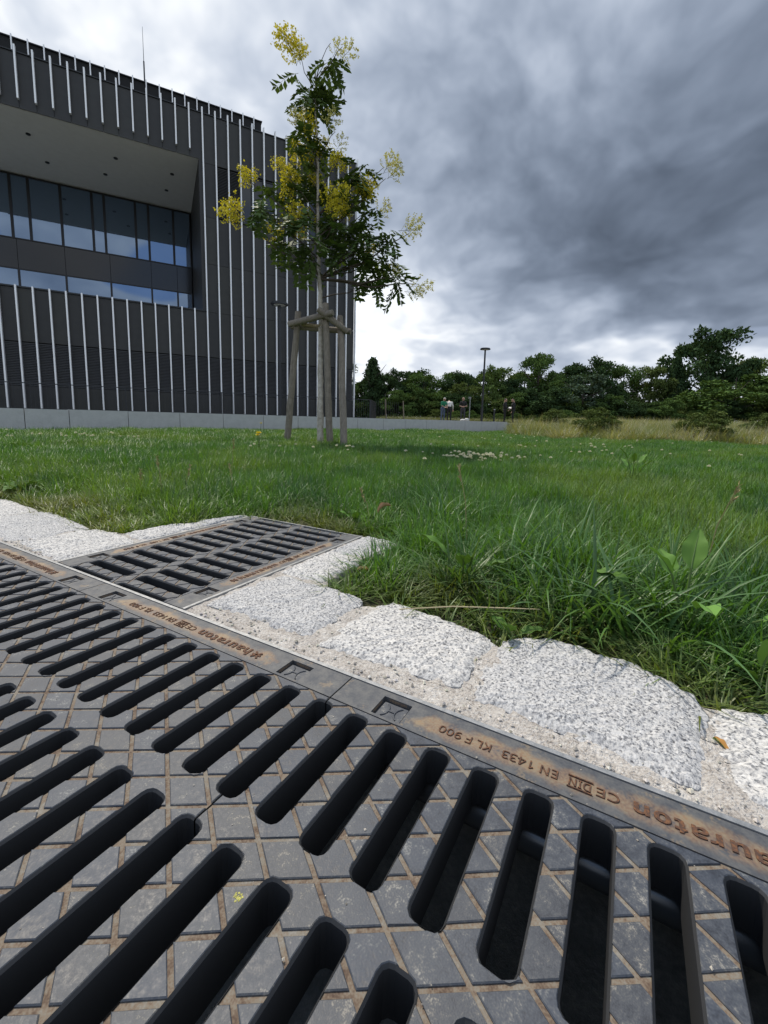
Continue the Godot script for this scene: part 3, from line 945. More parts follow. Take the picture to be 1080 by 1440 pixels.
	var gate := thing("bar_fence", b.transform * Vector3(7.14, 0.27, 1.2), deg_to_rad(57.3 + 60.0))
	tag(gate, "dark dense bar fence running back from the building corner", "fence")
	for k in 3:
		var post := MB.new()
		post.span(Vector3(k * 1.6 - 0.025, 0, -0.025), Vector3(k * 1.6 + 0.025, 0.93, 0.025))
		part("post", post, M.dark_metal, gate)
	for k in 32:
		var bar := MB.new()
		bar.span(Vector3(0.06 + k * 0.1, 0.05, -0.014), Vector3(0.09 + k * 0.1, 0.9, 0.014))
		part("bar", bar, M.dark_metal, gate)
	var gr := MB.new()
	gr.span(Vector3(0.03, 0.901, -0.02), Vector3(3.18, 0.93, 0.02))
	part("top_rail", gr, M.dark_metal, gate)
func make_terrace() -> void:
	var root := thing("retaining_wall", Vector3(WALL_A.x, 0, WALL_A.y), atan2(-WALL_D.y, WALL_D.x))
	tag(root, "low grey concrete retaining wall of long blocks behind the lawn", "wall")
	var joints := [-7.1, -6.32, -5.56, -4.82, -4.04, -3.3, -2.56, -2.06, -1.31, -0.55, 0.18, 0.95, 1.7, 2.49, 3.22, 3.99, 4.71, 5.48, 6.3, 7.07, 7.84, 8.64, 9.2]
	for i in joints.size() - 1:
		var p := MB.new()
		# front face on local +z
		p.box(Vector3((joints[i] + joints[i + 1]) / 2, 0.075, -0.11), Vector3(joints[i + 1] - joints[i] - 0.008, 0.46 + rng.randf_range(-0.006, 0.006), 0.22 + rng.randf_range(0, 0.008)))
		part("concrete_block", p, M.concrete, root)
	var t := MB.new()
	var pl := PackedVector2Array()
	var nrm := Vector2(0.9446, 0.3282)
	for q in [WALL_A + WALL_D * -7.1 - nrm * 0.15, WALL_A + WALL_D * 9.15 - nrm * 0.15, Vector2(-3.4, -16), Vector2(-2.6, -21), Vector2(-1.5, -30), Vector2(-4, -44), Vector2(-70, -60), Vector2(-70, 5)]: pl.append(q)
	t.prism(pl, -0.3, 0.272)
	structure(part("terrace", t, M.gravel), "gravel terrace behind the low wall where people stand", "terrace")
func lamp(at: Vector3, height: float, label: String) -> void:
	var o := thing("lamp_post", at)
	tag(o, label, "street lamp", "lamp posts with flat disc heads")
	var p := MB.new()
	p.tube([Vector3(0, 0, 0), Vector3(0, 0.9, 0), Vector3(0, 0.91, 0), Vector3(0, height - 0.06, 0)], [0.075, 0.075, 0.06, 0.055], 14)
	part("pole", p, M.dark_metal, o)
	var h := MB.new()
	h.tube([Vector3(0, height - 0.06, 0), Vector3(0, height - 0.045, 0), Vector3(0, height - 0.01, 0), Vector3(0, height + 0.045, 0), Vector3(0, height + 0.05, 0)], [0.09, 0.32, 0.34, 0.29, 0.05], 24)
	var hd := part("lamp_head", h, M.dark_metal, o)
	var l := MB.new()
	l.tube([Vector3(0, height - 0.052, 0), Vector3(0, height - 0.064, 0)], [0.22, 0.2], 20)
	part("lens", l, M.lens, hd)
	var f := MB.new()
	f.tube([Vector3(0, -0.02, 0), Vector3(0, 0.02, 0)], [0.13, 0.12], 14)
	part("foot_plate", f, M.dark_metal, o)
func make_posts() -> void:
	lamp(Vector3(-8.67, 0.28, -27.52), 4.66, "tall disc-headed lamp post standing free against the cloudy sky")
	lamp(Vector3(-12.25, 0.272, -12.78), 4.32, "disc-headed lamp post in front of the finned facade")
	var s := thing("marker_post", Vector3(-10.75, 0.272, -31.1))
	tag(s, "slender pale post with small head between the black-shirted man and lamp", "post")
	var a := MB.new(); a.tube([Vector3.ZERO, Vector3(0, 1.72, 0)], [0.035, 0.03], 8)
	part("pole", a, M.pale_metal, s)
	var c := MB.new(); c.span(Vector3(-0.12, 1.721, -0.06), Vector3(0.06, 1.85, 0.06))
	part("head", c, M.pale_metal, s)
	var d := thing("bollard", Vector3(-8.9, 0.272, -31.2))
	tag(d, "short dark bollard left of the two people in black", "bollard")
	var e := MB.new(); e.tube([Vector3.ZERO, Vector3(0, 0.85, 0), Vector3(0, 0.9, 0)], [0.06, 0.06, 0.045], 10)
	part("shaft", e, M.dark_metal, d)
	var g := MB.new(); g.tube([Vector3(0, 0.901, 0), Vector3(0, 0.98, 0)], [0.075, 0.06], 10)
	part("cap", g, M.pale_metal, d)
	for q in [[-14.2, -24.6, 1.35, "left pale sapling stake beside the bar fence"], [-13.2, -25.2, 1.25, "right leaning sapling stake near the bar fence"]]:
		var st := MB.new()
		st.tube([Vector3.ZERO, Vector3(-0.05, q[2] * 0.5, 0), Vector3(-0.09, q[2], 0)], [0.045, 0.043, 0.04], 8)
		var o := part("sapling_stake", st, M.wood)
		o.position = Vector3(q[0], 0.272, q[1])
		tag(o, q[3], "stake", "stakes beyond the building corner")
	var bag := MB.new()
	for q in [[0.0, 0.0, 0.2, 0.09], [0.27, 0.05, 0.15, 0.12]]:
		var rows := []
		for j in 7:
			var row := []
			for i in 12:
				var t := TAU * i / 12.0
				var k := sin(PI * (j + 0.15) / 6.3)
				row.append(Vector3(q[0] + cos(t) * q[2] * k * (1 + 0.15 * sin(t * 3)), q[3] * (1 - cos(PI * j / 6.0)), q[1] + sin(t) * q[2] * 0.7 * k))
			rows.append(row)
		bag.sheet(rows, true, Vector3.ZERO)
	bag.col = Color.WHITE
	var w := part("sack", bag, mat(lin(0.55, 0.55, 0.53), 0.8))
	w.position = Vector3(-9.75, 0.272, -27.0)
	tag(w, "white crumpled sack lying at the feet of the black-shirted man", "sack")

# ---------------------------------------------------------------- trees
func leaf_quad(mb: MB, at: Vector3, dir: Vector3, side: Vector3, l: float, w: float) -> void:
	var nn := dir.cross(side).normalized()
	var a := mb.add(at, nn)
	var b := mb.add(at + dir * l * 0.45 + side * w * 0.5 + nn * w * 0.12, nn)
	var c := mb.add(at + dir * l - nn * l * 0.1, nn)
	var d := mb.add(at + dir * l * 0.45 - side * w * 0.5 + nn * w * 0.12, nn)
	mb.face(a, b, c, nn); mb.face(a, c, d, nn)
func rdir(r: RandomNumberGenerator) -> Vector3:
	var z := r.randf_range(-1, 1)
	var a := r.randf() * TAU
	return Vector3(sqrt(1 - z * z) * cos(a), z, sqrt(1 - z * z) * sin(a))
const LEAFY := [[-3.20,3.71,-3.80,0.15,10],[-3.18,3.61,-3.88,0.17,11],[-3.12,3.98,-3.98,0.11,6],[-3.30,3.55,-3.93,0.10,5],[-3.16,3.10,-3.65,0.11,7],[-3.23,3.00,-3.80,0.15,9],[-2.65,2.84,-3.98,0.11,9],[-2.76,2.79,-4.06,0.10,6],[-3.54,2.42,-3.40,0.13,9],[-3.57,2.70,-3.60,0.07,4],[-3.35,2.63,-3.72,0.15,8],[-3.24,2.80,-4.05,0.17,10],[-2.97,2.65,-3.95,0.15,9],[-3.15,2.46,-3.86,0.19,12],[-3.18,2.32,-3.59,0.15,9],[-3.48,2.22,-3.80,0.15,9],[-2.99,2.00,-3.56,0.17,12],[-3.06,2.26,-3.98,0.17,12],[-2.77,1.98,-3.84,0.17,11],[-2.57,2.14,-3.88,0.17,11],[-2.42,2.16,-4.00,0.15,9],[-2.59,2.39,-3.94,0.15,7],[-2.53,1.93,-4.10,0.15,9],[-2.41,1.96,-4.08,0.11,7],[-2.63,1.77,-4.12,0.11,8],[-2.18,1.71,-3.98,0.10,5],[-3.32,1.94,-3.58,0.10,4],[-2.76,2.25,-3.78,0.15,9],[-3.32,2.88,-3.87,0.12,7]]
const BLOOM := [[-3.25,3.92,-3.70,0.13,5],[-3.15,3.21,-3.81,0.11,4],[-3.25,3.02,-3.82,0.11,4],[-3.30,2.72,-3.56,0.15,5],[-3.84,2.80,-3.53,0.08,2],[-3.90,2.44,-3.37,0.10,4],[-3.25,2.27,-3.70,0.15,5],[-3.57,2.21,-3.67,0.07,1],[-2.72,2.38,-3.72,0.16,6],[-2.86,2.86,-3.83,0.07,2],[-2.63,2.61,-4.00,0.10,3],[-2.60,2.08,-4.05,0.07,2],[-3.26,2.79,-3.91,0.06,2]]
const PALE := [[-3.04,4.10,-3.93,0.08,1],[-2.94,4.08,-4.00,0.08,1],[-3.28,3.36,-3.68,0.10,2],[-2.93,3.21,-3.88,0.12,2],[-2.50,2.90,-4.15,0.12,2],[-2.48,2.79,-4.16,0.10,1],[-2.60,2.56,-4.30,0.08,1],[-2.19,2.20,-4.17,0.13,2],[-2.21,1.76,-4.10,0.11,1],[-2.09,1.71,-4.25,0.12,2]]
func make_young_tree() -> void:
	var root := thing("young_tree", Vector3(-2.85, -0.02, -3.56))
	tag(root, "slim young tree with yellow flower panicles tied between wooden stakes", "tree")
	var base := root.position
	var path := [Vector3(-2.85, -0.05, -3.56), Vector3(-2.86, 0.35, -3.57), Vector3(-2.915, 0.79, -3.64), Vector3(-2.955, 1.31, -3.69), Vector3(-3.0, 1.68, -3.72), Vector3(-3.06, 2.2, -3.77), Vector3(-3.13, 2.94, -3.84), Vector3(-3.2, 3.53, -3.89), Vector3(-3.22, 3.9, -3.91)]
	var pts := []
	var fine := Curve3D.new()
	for i in path.size():
		var tan: Vector3 = (path[mini(i + 1, path.size() - 1)] - path[maxi(i - 1, 0)]) * 0.16
		fine.add_point(path[i] - base, -tan, tan)
	var rad := []
	var L := fine.get_baked_length()
	for j in 61:
		var t := j / 60.0
		pts.append(fine.sample_baked(L * t, true) + Vector3(lump.get_noise_1d(j * 9.0), 0, lump.get_noise_1d(j * 9.0 + 500.0)) * 0.012)
		rad.append(lerpf(0.037, 0.006, pow(t, 0.8)) * (1.0 + 0.09 * lump.get_noise_1d(j * 40.0)) + (0.016 if j == 0 else 0.0))
	var tr := MB.new()
	tr.tube(pts, rad, 14, true, 0.05, 5)
	part("trunk", tr, M.bark, root)
	var r := RandomNumberGenerator.new(); r.seed = 21
	# limbs
	var spots := []
	for q in LEAFY: spots.append(q)
	for q in BLOOM: spots.append(q)
	for q in PALE: spots.append(q)
	var k := 0
	for q in spots:
		var tip := Vector3(q[0], q[1], q[2]) - base
		var axis := Vector2(tip.x - lerpf(-0.12, -0.37, tip.y / 4.0), tip.z - lerpf(-0.13, -0.35, tip.y / 4.0)).length()
		var off: float = clampf((tip.y - axis * 0.62 - 0.1 + 0.02) / 3.95, 0.45, 0.97)
		if k == 24: off = 0.4
		var st := fine.sample_baked(L * off, true)
		var mid := st.lerp(tip, 0.5) + Vector3(0, -0.05 * axis, 0) + rdir(r) * 0.04
		var rr := 0.0045 + 0.009 * axis * (1.0 - off * 0.5)
		var lb := MB.new()
		lb.tube([st, st.lerp(mid, 0.5) + Vector3(0, 0.012, 0), mid, mid.lerp(tip, 0.55) + Vector3(0, 0.02, 0), tip], [rr, rr * 0.85, rr * 0.7, rr * 0.5, 0.0025], 6)
		if st.distance_to(tip) > 0.06: part("branch", lb, M.twig, root)
		k += 1
	# compound leaves
	var leaf_meshes := []
	for vnt in 5:
		var lm := MB.new()
		var curve := []
		for s in 7:
			var t := s / 6.0
			curve.append(Vector3(0, -0.085 * t * t, t * 0.2))
		lm.col = Color(0.05, 0.07, 0.025)
		lm.tube(curve, [0.0018, 0.0017, 0.0016, 0.0014, 0.0012, 0.001, 0.0006], 4, false)
		for s in range(1, 7):
			for sg in [-1.0, 1.0]:
				var g := r.randf_range(0.75, 1.25)
				lm.col = Color(0.085 * g, 0.13 * g, 0.04 * g)
				var dr := Vector3(sg * 0.9, -r.randf_range(0.1, 0.55), r.randf_range(0.35, 0.75)).normalized()
				leaf_quad(lm, curve[s] - Vector3(0, 0, 0.008), dr, dr.cross(Vector3(r.randf_range(-0.3, 0.3), 1, 0)).normalized(), r.randf_range(0.068, 0.1), r.randf_range(0.036, 0.05))
		leaf_quad(lm, curve[6], Vector3(0, -0.5, 1).normalized(), Vector3.RIGHT, 0.06, 0.03)
		leaf_meshes.append(build([lm], [M.leaf]))
	for q in LEAFY:
		for i in int(q[4] * 1.12 + 0.5):
			var o := show_mesh("leaf", leaf_meshes[r.randi() % 5], root)
			var p: Vector3 = Vector3(q[0], q[1], q[2]) - base + rdir(r) * q[3] * pow(r.randf(), 0.5) * 1.1
			var bs := Basis(Vector3.UP, r.randf() * TAU) * Basis(Vector3.RIGHT, r.randf_range(-0.35, 0.8))
			o.transform = Transform3D(bs.scaled(Vector3.ONE * r.randf_range(0.8, 1.2)), p)
	# flower panicles
	for kind in 2:
		var protos := []
		for vnt in 3:
			var fm := MB.new()
			var stem := Vector3(0, 0.21 if kind == 0 else 0.25, 0)
			fm.col = Color(0.1, 0.12, 0.04)
			fm.tube([Vector3.ZERO, stem * 0.5, stem], [0.0025, 0.002, 0.001], 4, false)
			for br in 13 if kind == 0 else 12:
				var t := (br + 0.5) / 13.0
				var a := br * 2.4 + r.randf()
				var len := (0.15 if kind == 0 else 0.13) * (1.0 - t * 0.65)
				var st := stem * t
				var en := st + Vector3(cos(a) * len, len * 0.75, sin(a) * len)
				fm.col = Color(0.12, 0.13, 0.04)
				fm.tube([st, en], [0.0014, 0.0008], 3, false)
				for fl in 16 if kind == 0 else 17:
					var p := st.lerp(en, 0.35 + 0.7 * r.randf()) + rdir(r) * (0.02 if kind == 0 else 0.012)
					var g := r.randf_range(0.75, 1.15)
					fm.col = Color(0.68 * g, 0.59 * g, 0.05 * g) if kind == 0 else Color(0.6 * g, 0.56 * g, 0.2 * g)
					var dd := rdir(r)
					leaf_quad(fm, p, dd, dd.cross(rdir(r)).normalized(), 0.024 if kind == 0 else 0.021, 0.017 if kind == 0 else 0.014)
			protos.append(build([fm], [M.petal]))
		for q in (BLOOM if kind == 0 else PALE):
			for i in q[4]:
				var o := show_mesh("flower_panicle", protos[r.randi() % 3], root)
				if kind == 1: o.set_meta("label", "pale faded flower panicle")
				var p: Vector3 = Vector3(q[0], q[1], q[2]) - base + rdir(r) * q[3] * 1.25 * pow(r.randf(), 0.6)
				var out := (Vector3(q[0], 0, q[2]) - Vector3(-3.1, 0, -3.8))
				var lean := Vector3(out.x, 0.75 if q[1] > 2.2 else 0.2, out.z).normalized() + rdir(r) * 0.35
				lean = lean.normalized()
				var sx := lean.cross(Vector3(0.3, 0.1, 0.9)).normalized()
				o.transform = Transform3D(Basis(sx, lean, sx.cross(lean)).scaled(Vector3.ONE * r.randf_range(0.65, 1.05)), p - lean * 0.1)
	# stakes
	var sk := thing("tree_stakes", Vector3(-2.9, -0.02, -3.6))
	tag(sk, "tripod of round weathered timber stakes joined by rails round the young tree", "tree stake")
	var o2 := sk.position
	var tops := [Vector3(-3.19, 1.34, -3.60), Vector3(-2.865, 1.40, -3.655), Vector3(-2.78, 1.30, -3.80)]
	var feet := [Vector3(-3.34, -0.08, -3.58), Vector3(-2.755, -0.08, -3.605), Vector3(-2.51, -0.08, -3.52)]
	for i in 3:
		var ps := []
		var rs := []
		for j in 13:
			var t := j / 12.0
			ps.append(feet[i].lerp(tops[i], t * 1.03) - o2 + Vector3(lump.get_noise_1d(i * 90 + j * 12.0), 0, lump.get_noise_1d(i * 70 + 300 + j * 12.0)) * 0.008)
			rs.append(lerpf(0.037, 0.032, t))
		ps.append(ps[-1] + (tops[i] - feet[i]).normalized() * 0.01); rs.append(0.03)
		var s := MB.new()
		s.tube(ps, rs, 14, true, 0.03, i + 3)
		part("stake", s, M.wood, sk)
	for pr in [[0, 1], [1, 2], [0, 2]]:
		var a: Vector3 = tops[pr[0]].lerp(feet[pr[0]], 0.05)
		var b: Vector3 = tops[pr[1]].lerp(feet[pr[1]], 0.05)
		var d := (b - a).normalized()
		var shift := Vector3(0.035, 0, 0.055) if pr != [0, 2] else Vector3(-0.02, -0.02, -0.06)
		var s := MB.new()
		s.tube([a - d * 0.09 - o2 + shift, (a + b) / 2 - o2 + shift, b + d * 0.09 - o2 + shift], [0.031, 0.033, 0.031], 12, true, 0.03, 9)
		part("rail", s, M.wood, sk)
	var tie := MB.new()
	tie.tube([Vector3(-3.16, 1.27, -3.6) - o2, Vector3(-2.97, 1.24, -3.63) - o2, Vector3(-2.92, 1.25, -3.7) - o2, Vector3(-2.99, 1.24, -3.74) - o2, Vector3(-3.16, 1.26, -3.62) - o2], [0.012, 0.012, 0.012, 0.012, 0.012], 6)
	part("tie", tie, M.dry_band, sk)

func crown_mesh(kind: int, sd: int) -> MB:   # unit crown: height 1, width about 1
	var mb := MB.new()
	var r := RandomNumberGenerator.new(); r.seed = sd
	var lobes := []
	if kind == 1:      # conifer: tiers of drooping boughs
		for t in 15:
			var y := 0.06 + 0.92 * t / 15.0
			var w := 0.56 * pow(1.0 - y, 0.95) + 0.012
			for s in 7:
				var a := TAU * (s + r.randf() * 0.8) / 7.0
				for u in 3: lobes.append([Vector3(cos(a) * w * (0.35 + 0.3 * u), y - 0.05 * u * w * 2.0, sin(a) * w * (0.35 + 0.3 * u)), 0.05 + 0.05 * w])
		for q in lobes:
			for i in 26: tuft_quad(mb, q[0] + rdir(r) * q[1] * r.randf(), 0.042, r, -0.4)
		return mb
	var n := 52 if kind == 0 else 40
	for i in n:
		var y := r.randf_range(0.05, 0.92)
		var w := 0.5 * pow(sin(PI * clampf(y * 0.82 + 0.16, 0, 1)), 0.6)
		if kind == 2: w = 0.5 * pow(1.0 - absf(y - 0.35) * 1.1, 0.7)
		if kind == 3: w = 0.5 * (0.74 + 0.26 * sin(y * 16.0)) * pow(sin(PI * clampf(y * 0.72 + 0.2, 0, 1)), 0.7) * 1.1
		var a := r.randf() * TAU
		var rr := w * sqrt(r.randf()) * 0.95
		lobes.append([Vector3(cos(a) * rr, y, sin(a) * rr), r.randf_range(0.08, 0.15) * (0.85 if kind == 3 else 1.0)])
	for q in lobes:
		var g0 := r.randf_range(0.82, 1.18)
		for i in 190:
			var d := rdir(r)
			if d.y < -0.4 and r.randf() < 0.5: d.y = -d.y
			mb.col = Color(g0, g0, g0)
			tuft_quad(mb, q[0] + Vector3(d.x, d.y * 0.72, d.z) * q[1] * pow(r.randf(), 0.45), 0.034, r, 0.0)
	return mb
func tuft_quad(mb: MB, at: Vector3, s: float, r: RandomNumberGenerator, droop: float) -> void:
	var d := rdir(r) + Vector3(0, droop, 0)
	d = d.normalized()
	var c := mb.col
	var g := r.randf_range(0.72, 1.28)
	mb.col = Color(g, g * r.randf_range(0.95, 1.05), g * r.randf_range(0.8, 1.1))
	leaf_quad(mb, at, d, d.cross(rdir(r)).normalized(), s * r.randf_range(0.8, 1.5), s * r.randf_range(0.5, 0.9))
	mb.col = c
func far_tree(q: Array, crowns: Array, mats: Dictionary, cache: Dictionary) -> void:
	var o := thing("broadleaf_tree" if q[7] == "tree" else q[7] + "_tree", Vector3(q[0], 0.2, q[1]), rng.randf() * TAU)
	tag(o, q[6], q[7], "trees beyond the meadow")
	var t := MB.new()
	var h: float = q[2]
	t.tube([Vector3(0, -0.3, 0), Vector3(0.05, h * 0.25, 0), Vector3(-0.05, h * 0.55, 0.05), Vector3(0, h * 0.9, 0)], [h * 0.03, h * 0.024, h * 0.014, h * 0.004], 8)
	for i in 5:
		var a := i * 2.4
		var y0 := h * (0.25 + 0.09 * i)
		t.tube([Vector3(0, y0, 0), Vector3(cos(a) * q[3] * 0.2, y0 + h * 0.1, sin(a) * q[3] * 0.2), Vector3(cos(a) * q[3] * 0.36, y0 + h * 0.22, sin(a) * q[3] * 0.36)], [h * 0.01, h * 0.007, h * 0.002], 5)
	part("trunk", t, M.far_bark, o)
	var key := "%d%s" % [q[4], q[5]]
	if not cache.has(key): cache[key] = build([crowns[q[4]]], [mats[q[5]]])
	var c := show_mesh("crown", cache[key], o)
	c.scale = Vector3(q[3] * 1.08, h * 0.93, q[3] * 1.08)
	c.position.y = h * 0.04
func make_far_trees() -> void:
	var crowns := []
	for k in [[0, 3], [0, 8], [1, 4], [2, 5], [3, 6], [0, 12]]: crowns.append(crown_mesh(k[0], k[1]))
	var tints := {"dark": Color(0.055, 0.092, 0.04), "mid": Color(0.09, 0.145, 0.045), "light": Color(0.12, 0.175, 0.055), "blue": Color(0.09, 0.13, 0.085), "olive": Color(0.11, 0.145, 0.048), "lime": Color(0.16, 0.22, 0.05)}
	var mats := {}
	for t in tints:
		var m := leafy(0.5, 0.95)
		m.metallic_specular = 0.05
		m.albedo_color = tints[t].linear_to_srgb()
		mats[t] = m
	var cache := {}
	# x, z, height, width, crown shape, colour, label, category
	var list := [
		[-29.9, -48.0, 8.5, 5.4, 2, "dark", "dark pointed conifer just right of the building corner", "conifer"],
		[-27.2, -49.4, 6.8, 5.0, 0, "dark", "dark broadleaf tree beside the pointed conifer", "tree"],
		[-24.0, -51.2, 6.5, 6.4, 1, "mid", "mid green tree above the person in the green shirt", "tree"],
		[-20.2, -53.6, 6.7, 5.4, 5, "dark", "dark rounded tree behind the black-shirted man", "tree"],
		[-18.0, -51.0, 5.2, 5.0, 3, "olive", "low olive green tree left of the tall lamp post", "tree"],
		[-16.0, -55.8, 7.6, 6.0, 0, "light", "light green tree right behind the tall lamp post", "tree"],
		[-11.2, -58.7, 9.6, 6.4, 1, "mid", "tall round-topped tree between lamp post and wide dark tree", "tree"],
		[-13.6, -56.6, 6.0, 4.8, 5, "dark", "small dark tree left of the tall round-topped tree", "tree"],
		[-8.0, -56.5, 5.8, 5.0, 3, "mid", "low mid green tree right of the tall round-topped tree", "tree"],
		[-5.0, -61.7, 8.9, 8.4, 0, "dark", "wide dark tree crown behind the grey-green cedar", "tree"],
		[-5.4, -55.0, 6.1, 8.2, 4, "blue", "grey-green cedar with drooping layered boughs", "cedar"],
		[-7.6, -54.2, 4.6, 3.4, 3, "lime", "small yellow-green tree at the left edge of the cedar", "tree"],
		[-1.5, -63.9, 8.3, 6.0, 1, "mid", "mid green tree just right of the cedar", "tree"],
		[1.6, -65.2, 8.0, 5.8, 5, "olive", "olive tree left of the tallest tree", "tree"],
		[4.2, -66.0, 9.6, 4.6, 2, "dark", "dark spiky tree at the left shoulder of the tallest tree", "conifer"],
		[8.0, -69.6, 13.4, 10.6, 0, "dark", "tallest dark tree with uneven layered limbs at the right", "tree"],
		[9.4, -60.0, 6.3, 10.4, 3, "mid", "broad bushy green tree in front of the tallest tree", "tree"],
		[12.8, -72.1, 9.8, 6.0, 1, "light", "light green tree at the right edge behind the bushy one", "tree"],
		[16.6, -66.0, 8.6, 8.0, 0, "mid", "green tree half cut by the right picture edge", "tree"],
		[-33.5, -46.0, 7.5, 6.0, 0, "mid", "green tree mostly hidden behind the building corner", "tree"],
	]
	for q in list: far_tree(q, crowns, mats, cache)
	for q in [[-27.0, -56.0, 7.4, 7.0, "dark", "dark tree filling the gap behind the first two trees"], [-22.4, -58.0, 7.2, 7.4, "mid", "green tree filling the gap above the white-shirted person"], [-18.2, -60.0, 7.4, 7.0, "dark", "dark tree filling the gap left of the tall lamp"], [-13.8, -63.0, 7.6, 6.8, "olive", "olive tree filling the gap right of the tall lamp"], [-8.6, -65.0, 7.8, 7.0, "dark", "dark tree behind the low tree right of the round-topped one"], [-31.5, -52.0, 6.6, 6.0, "mid", "green tree behind the pointed conifer"]]:
		list.append([q[0], q[1], q[2], q[3], [0, 1, 5][int(q[2] * 10) % 3], q[4], q[5], "tree"])
	for q in list.slice(20): far_tree(q, crowns, mats, cache)
	# shrubs along the foot of the trees
	for i in 30:
		var x := -36.0 + i * 1.85 + rng.randf_range(-0.5, 0.5)
		var z := -46.0 - (x + 32.0) * 0.33 + rng.randf_range(-1.5, 1.5)
		var o := thing("shrub", Vector3(x, 0.2, z), rng.randf() * TAU)
		var h := rng.randf_range(3.0, 4.8)
		tag(o, "dark green shrub in the hedge line at the foot of the trees", "shrub", "shrubs at the foot of the trees")
		var tn: String = ["dark", "mid", "olive", "mid", "dark"][i % 5]
		var key := "%d%s" % [3, tn]
		if not cache.has(key): cache[key] = build([crowns[3]], [mats[tn]])
		var c := show_mesh("crown", cache[key], o)
		c.scale = Vector3(h * 1.5, h, h * 1.3)
		c.position.y = -0.15
		var t := MB.new()
		t.tube([Vector3(0, -0.2, 0), Vector3(0, h * 0.6, 0)], [0.06, 0.02], 6)
		part("stem", t, M.far_bark, o)
	for q in [[-0.75, -10.2, 0.75, "leafy green weed clump at the left of the meadow front"], [1.15, -9.9, 0.7, "rounded grey-green weed clump in the middle of the meadow front"], [-2.0, -13.2, 0.8, "green weed clump near the end of the low wall"], [2.6, -12.5, 0.75, "green weed clump at the right end of the meadow front"]]:
		var o := thing("weed_clump", Vector3(q[0], gh(q[0], q[1]) - 0.05, q[1]), rng.randf() * TAU)
		tag(o, q[3], "weed")
		var key := "3olive"
		if not cache.has(key): cache[key] = build([crowns[3]], [mats["olive"]])
		var c := show_mesh("foliage", cache[key], o)
		c.scale = Vector3(q[2] * 1.5, q[2], q[2] * 1.3)
		var t := MB.new()
		t.tube([Vector3(0, -0.1, 0), Vector3(0, q[2] * 0.7, 0)], [0.01, 0.004], 5)
		part("stem", t, M.far_bark, o)
	# low planting on the terrace behind the wall
	for i in 9:
		var o := thing("shrub", Vector3(-15.5 + i * 1.35 + rng.randf_range(-0.3, 0.3), 0.25, -36.0 - i * 0.35 + rng.randf_range(-0.5, 0.5)), rng.randf() * TAU)
		tag(o, "low loose shrub on the terrace behind the standing people", "shrub", "low shrubs on the terrace")
		var tn: String = ["olive", "light", "mid"][i % 3]
		var key := "%d%s" % [3, tn]
		if not cache.has(key): cache[key] = build([crowns[3]], [mats[tn]])
		var c := show_mesh("crown", cache[key], o)
		var h := rng.randf_range(0.7, 1.3)
		c.scale = Vector3(h * 1.7, h, h * 1.5)

# ---------------------------------------------------------------- grass and small plants
func blade(mb: MB, at: Vector3, az: float, len: float, lean: float, bend: float, w: float, segs := 3, fold := 0.0) -> void:
	var out := Vector3(cos(az), 0, sin(az))
	var side := Vector3(-sin(az), 0, cos(az))
	var p := at
	var ang := lean
	var k := mb.v.size()
	for j in segs + 1:
		var t := float(j) / segs
		var d := out * sin(ang) + Vector3.UP * cos(ang)
		var nn := out * -cos(ang) + Vector3.UP * sin(ang)
		var hw := w * 0.5 * (1.0 - pow(t, 1.7)) * (0.75 + 0.5 * minf(t * 3.0, 0.5)) + 0.00015
		mb.add(p - side * hw, (nn - side * 0.35).normalized(), Vector2(0, t))
		mb.add(p + side * hw, (nn + side * 0.35).normalized(), Vector2(1, t))
		p += d * len / segs
		ang += bend / segs
	for j in segs:
		var a := k + j * 2
		mb.face(a, a + 1, a + 3, mb.n[a]); mb.face(a, a + 3, a + 2, mb.n[a])
func tuft(sd: int, count: int, radius: float, h0: float, h1: float, w: float, lean: float, segs := 3, dead := 0.08) -> MB:
	var mb := MB.new()
	var r := RandomNumberGenerator.new(); r.seed = sd
	for i in count:
		var g := r.randf_range(0.7, 1.3)
		mb.col = Color(g * r.randf_range(0.9, 1.15), g, g * r.randf_range(0.8, 1.1))
		if r.randf() < dead: mb.col = Color(3.6, 2.0, 2.6) * r.randf_range(0.6, 1.0)
		var a := r.randf() * TAU
		var rr := sqrt(r.randf()) * radius
		var ln := r.randf_range(0.02, lean)
		blade(mb, Vector3(cos(a) * rr, -0.004, sin(a) * rr), a + r.randf_range(-1.0, 1.0), r.randf_range(h0, h1), ln, r.randf_range(0.1, 1.5) * (0.4 + lean), w * r.randf_range(0.7, 1.3), segs)
	return mb
func scatter(called: String, meshes: Array, xf: Array, cols: Array, label: String, category: String, mat_: Material) -> void:
	for i in meshes.size():
		var mm := MultiMesh.new()
		mm.transform_format = MultiMesh.TRANSFORM_3D
		mm.use_colors = true
		mm.mesh = build([meshes[i]], [mat_])
		var pick := []
		for k in range(i, xf.size(), meshes.size()): pick.append(k)
		mm.instance_count = pick.size()
		for k in pick.size():
			mm.set_instance_transform(k, xf[pick[k]])
			mm.set_instance_color(k, cols[pick[k]])
		var o := MultiMeshInstance3D.new()
		o.name = numbered(called)
		o.multimesh = mm
		add_child(o)
		tag(o, label, category, "", "stuff")
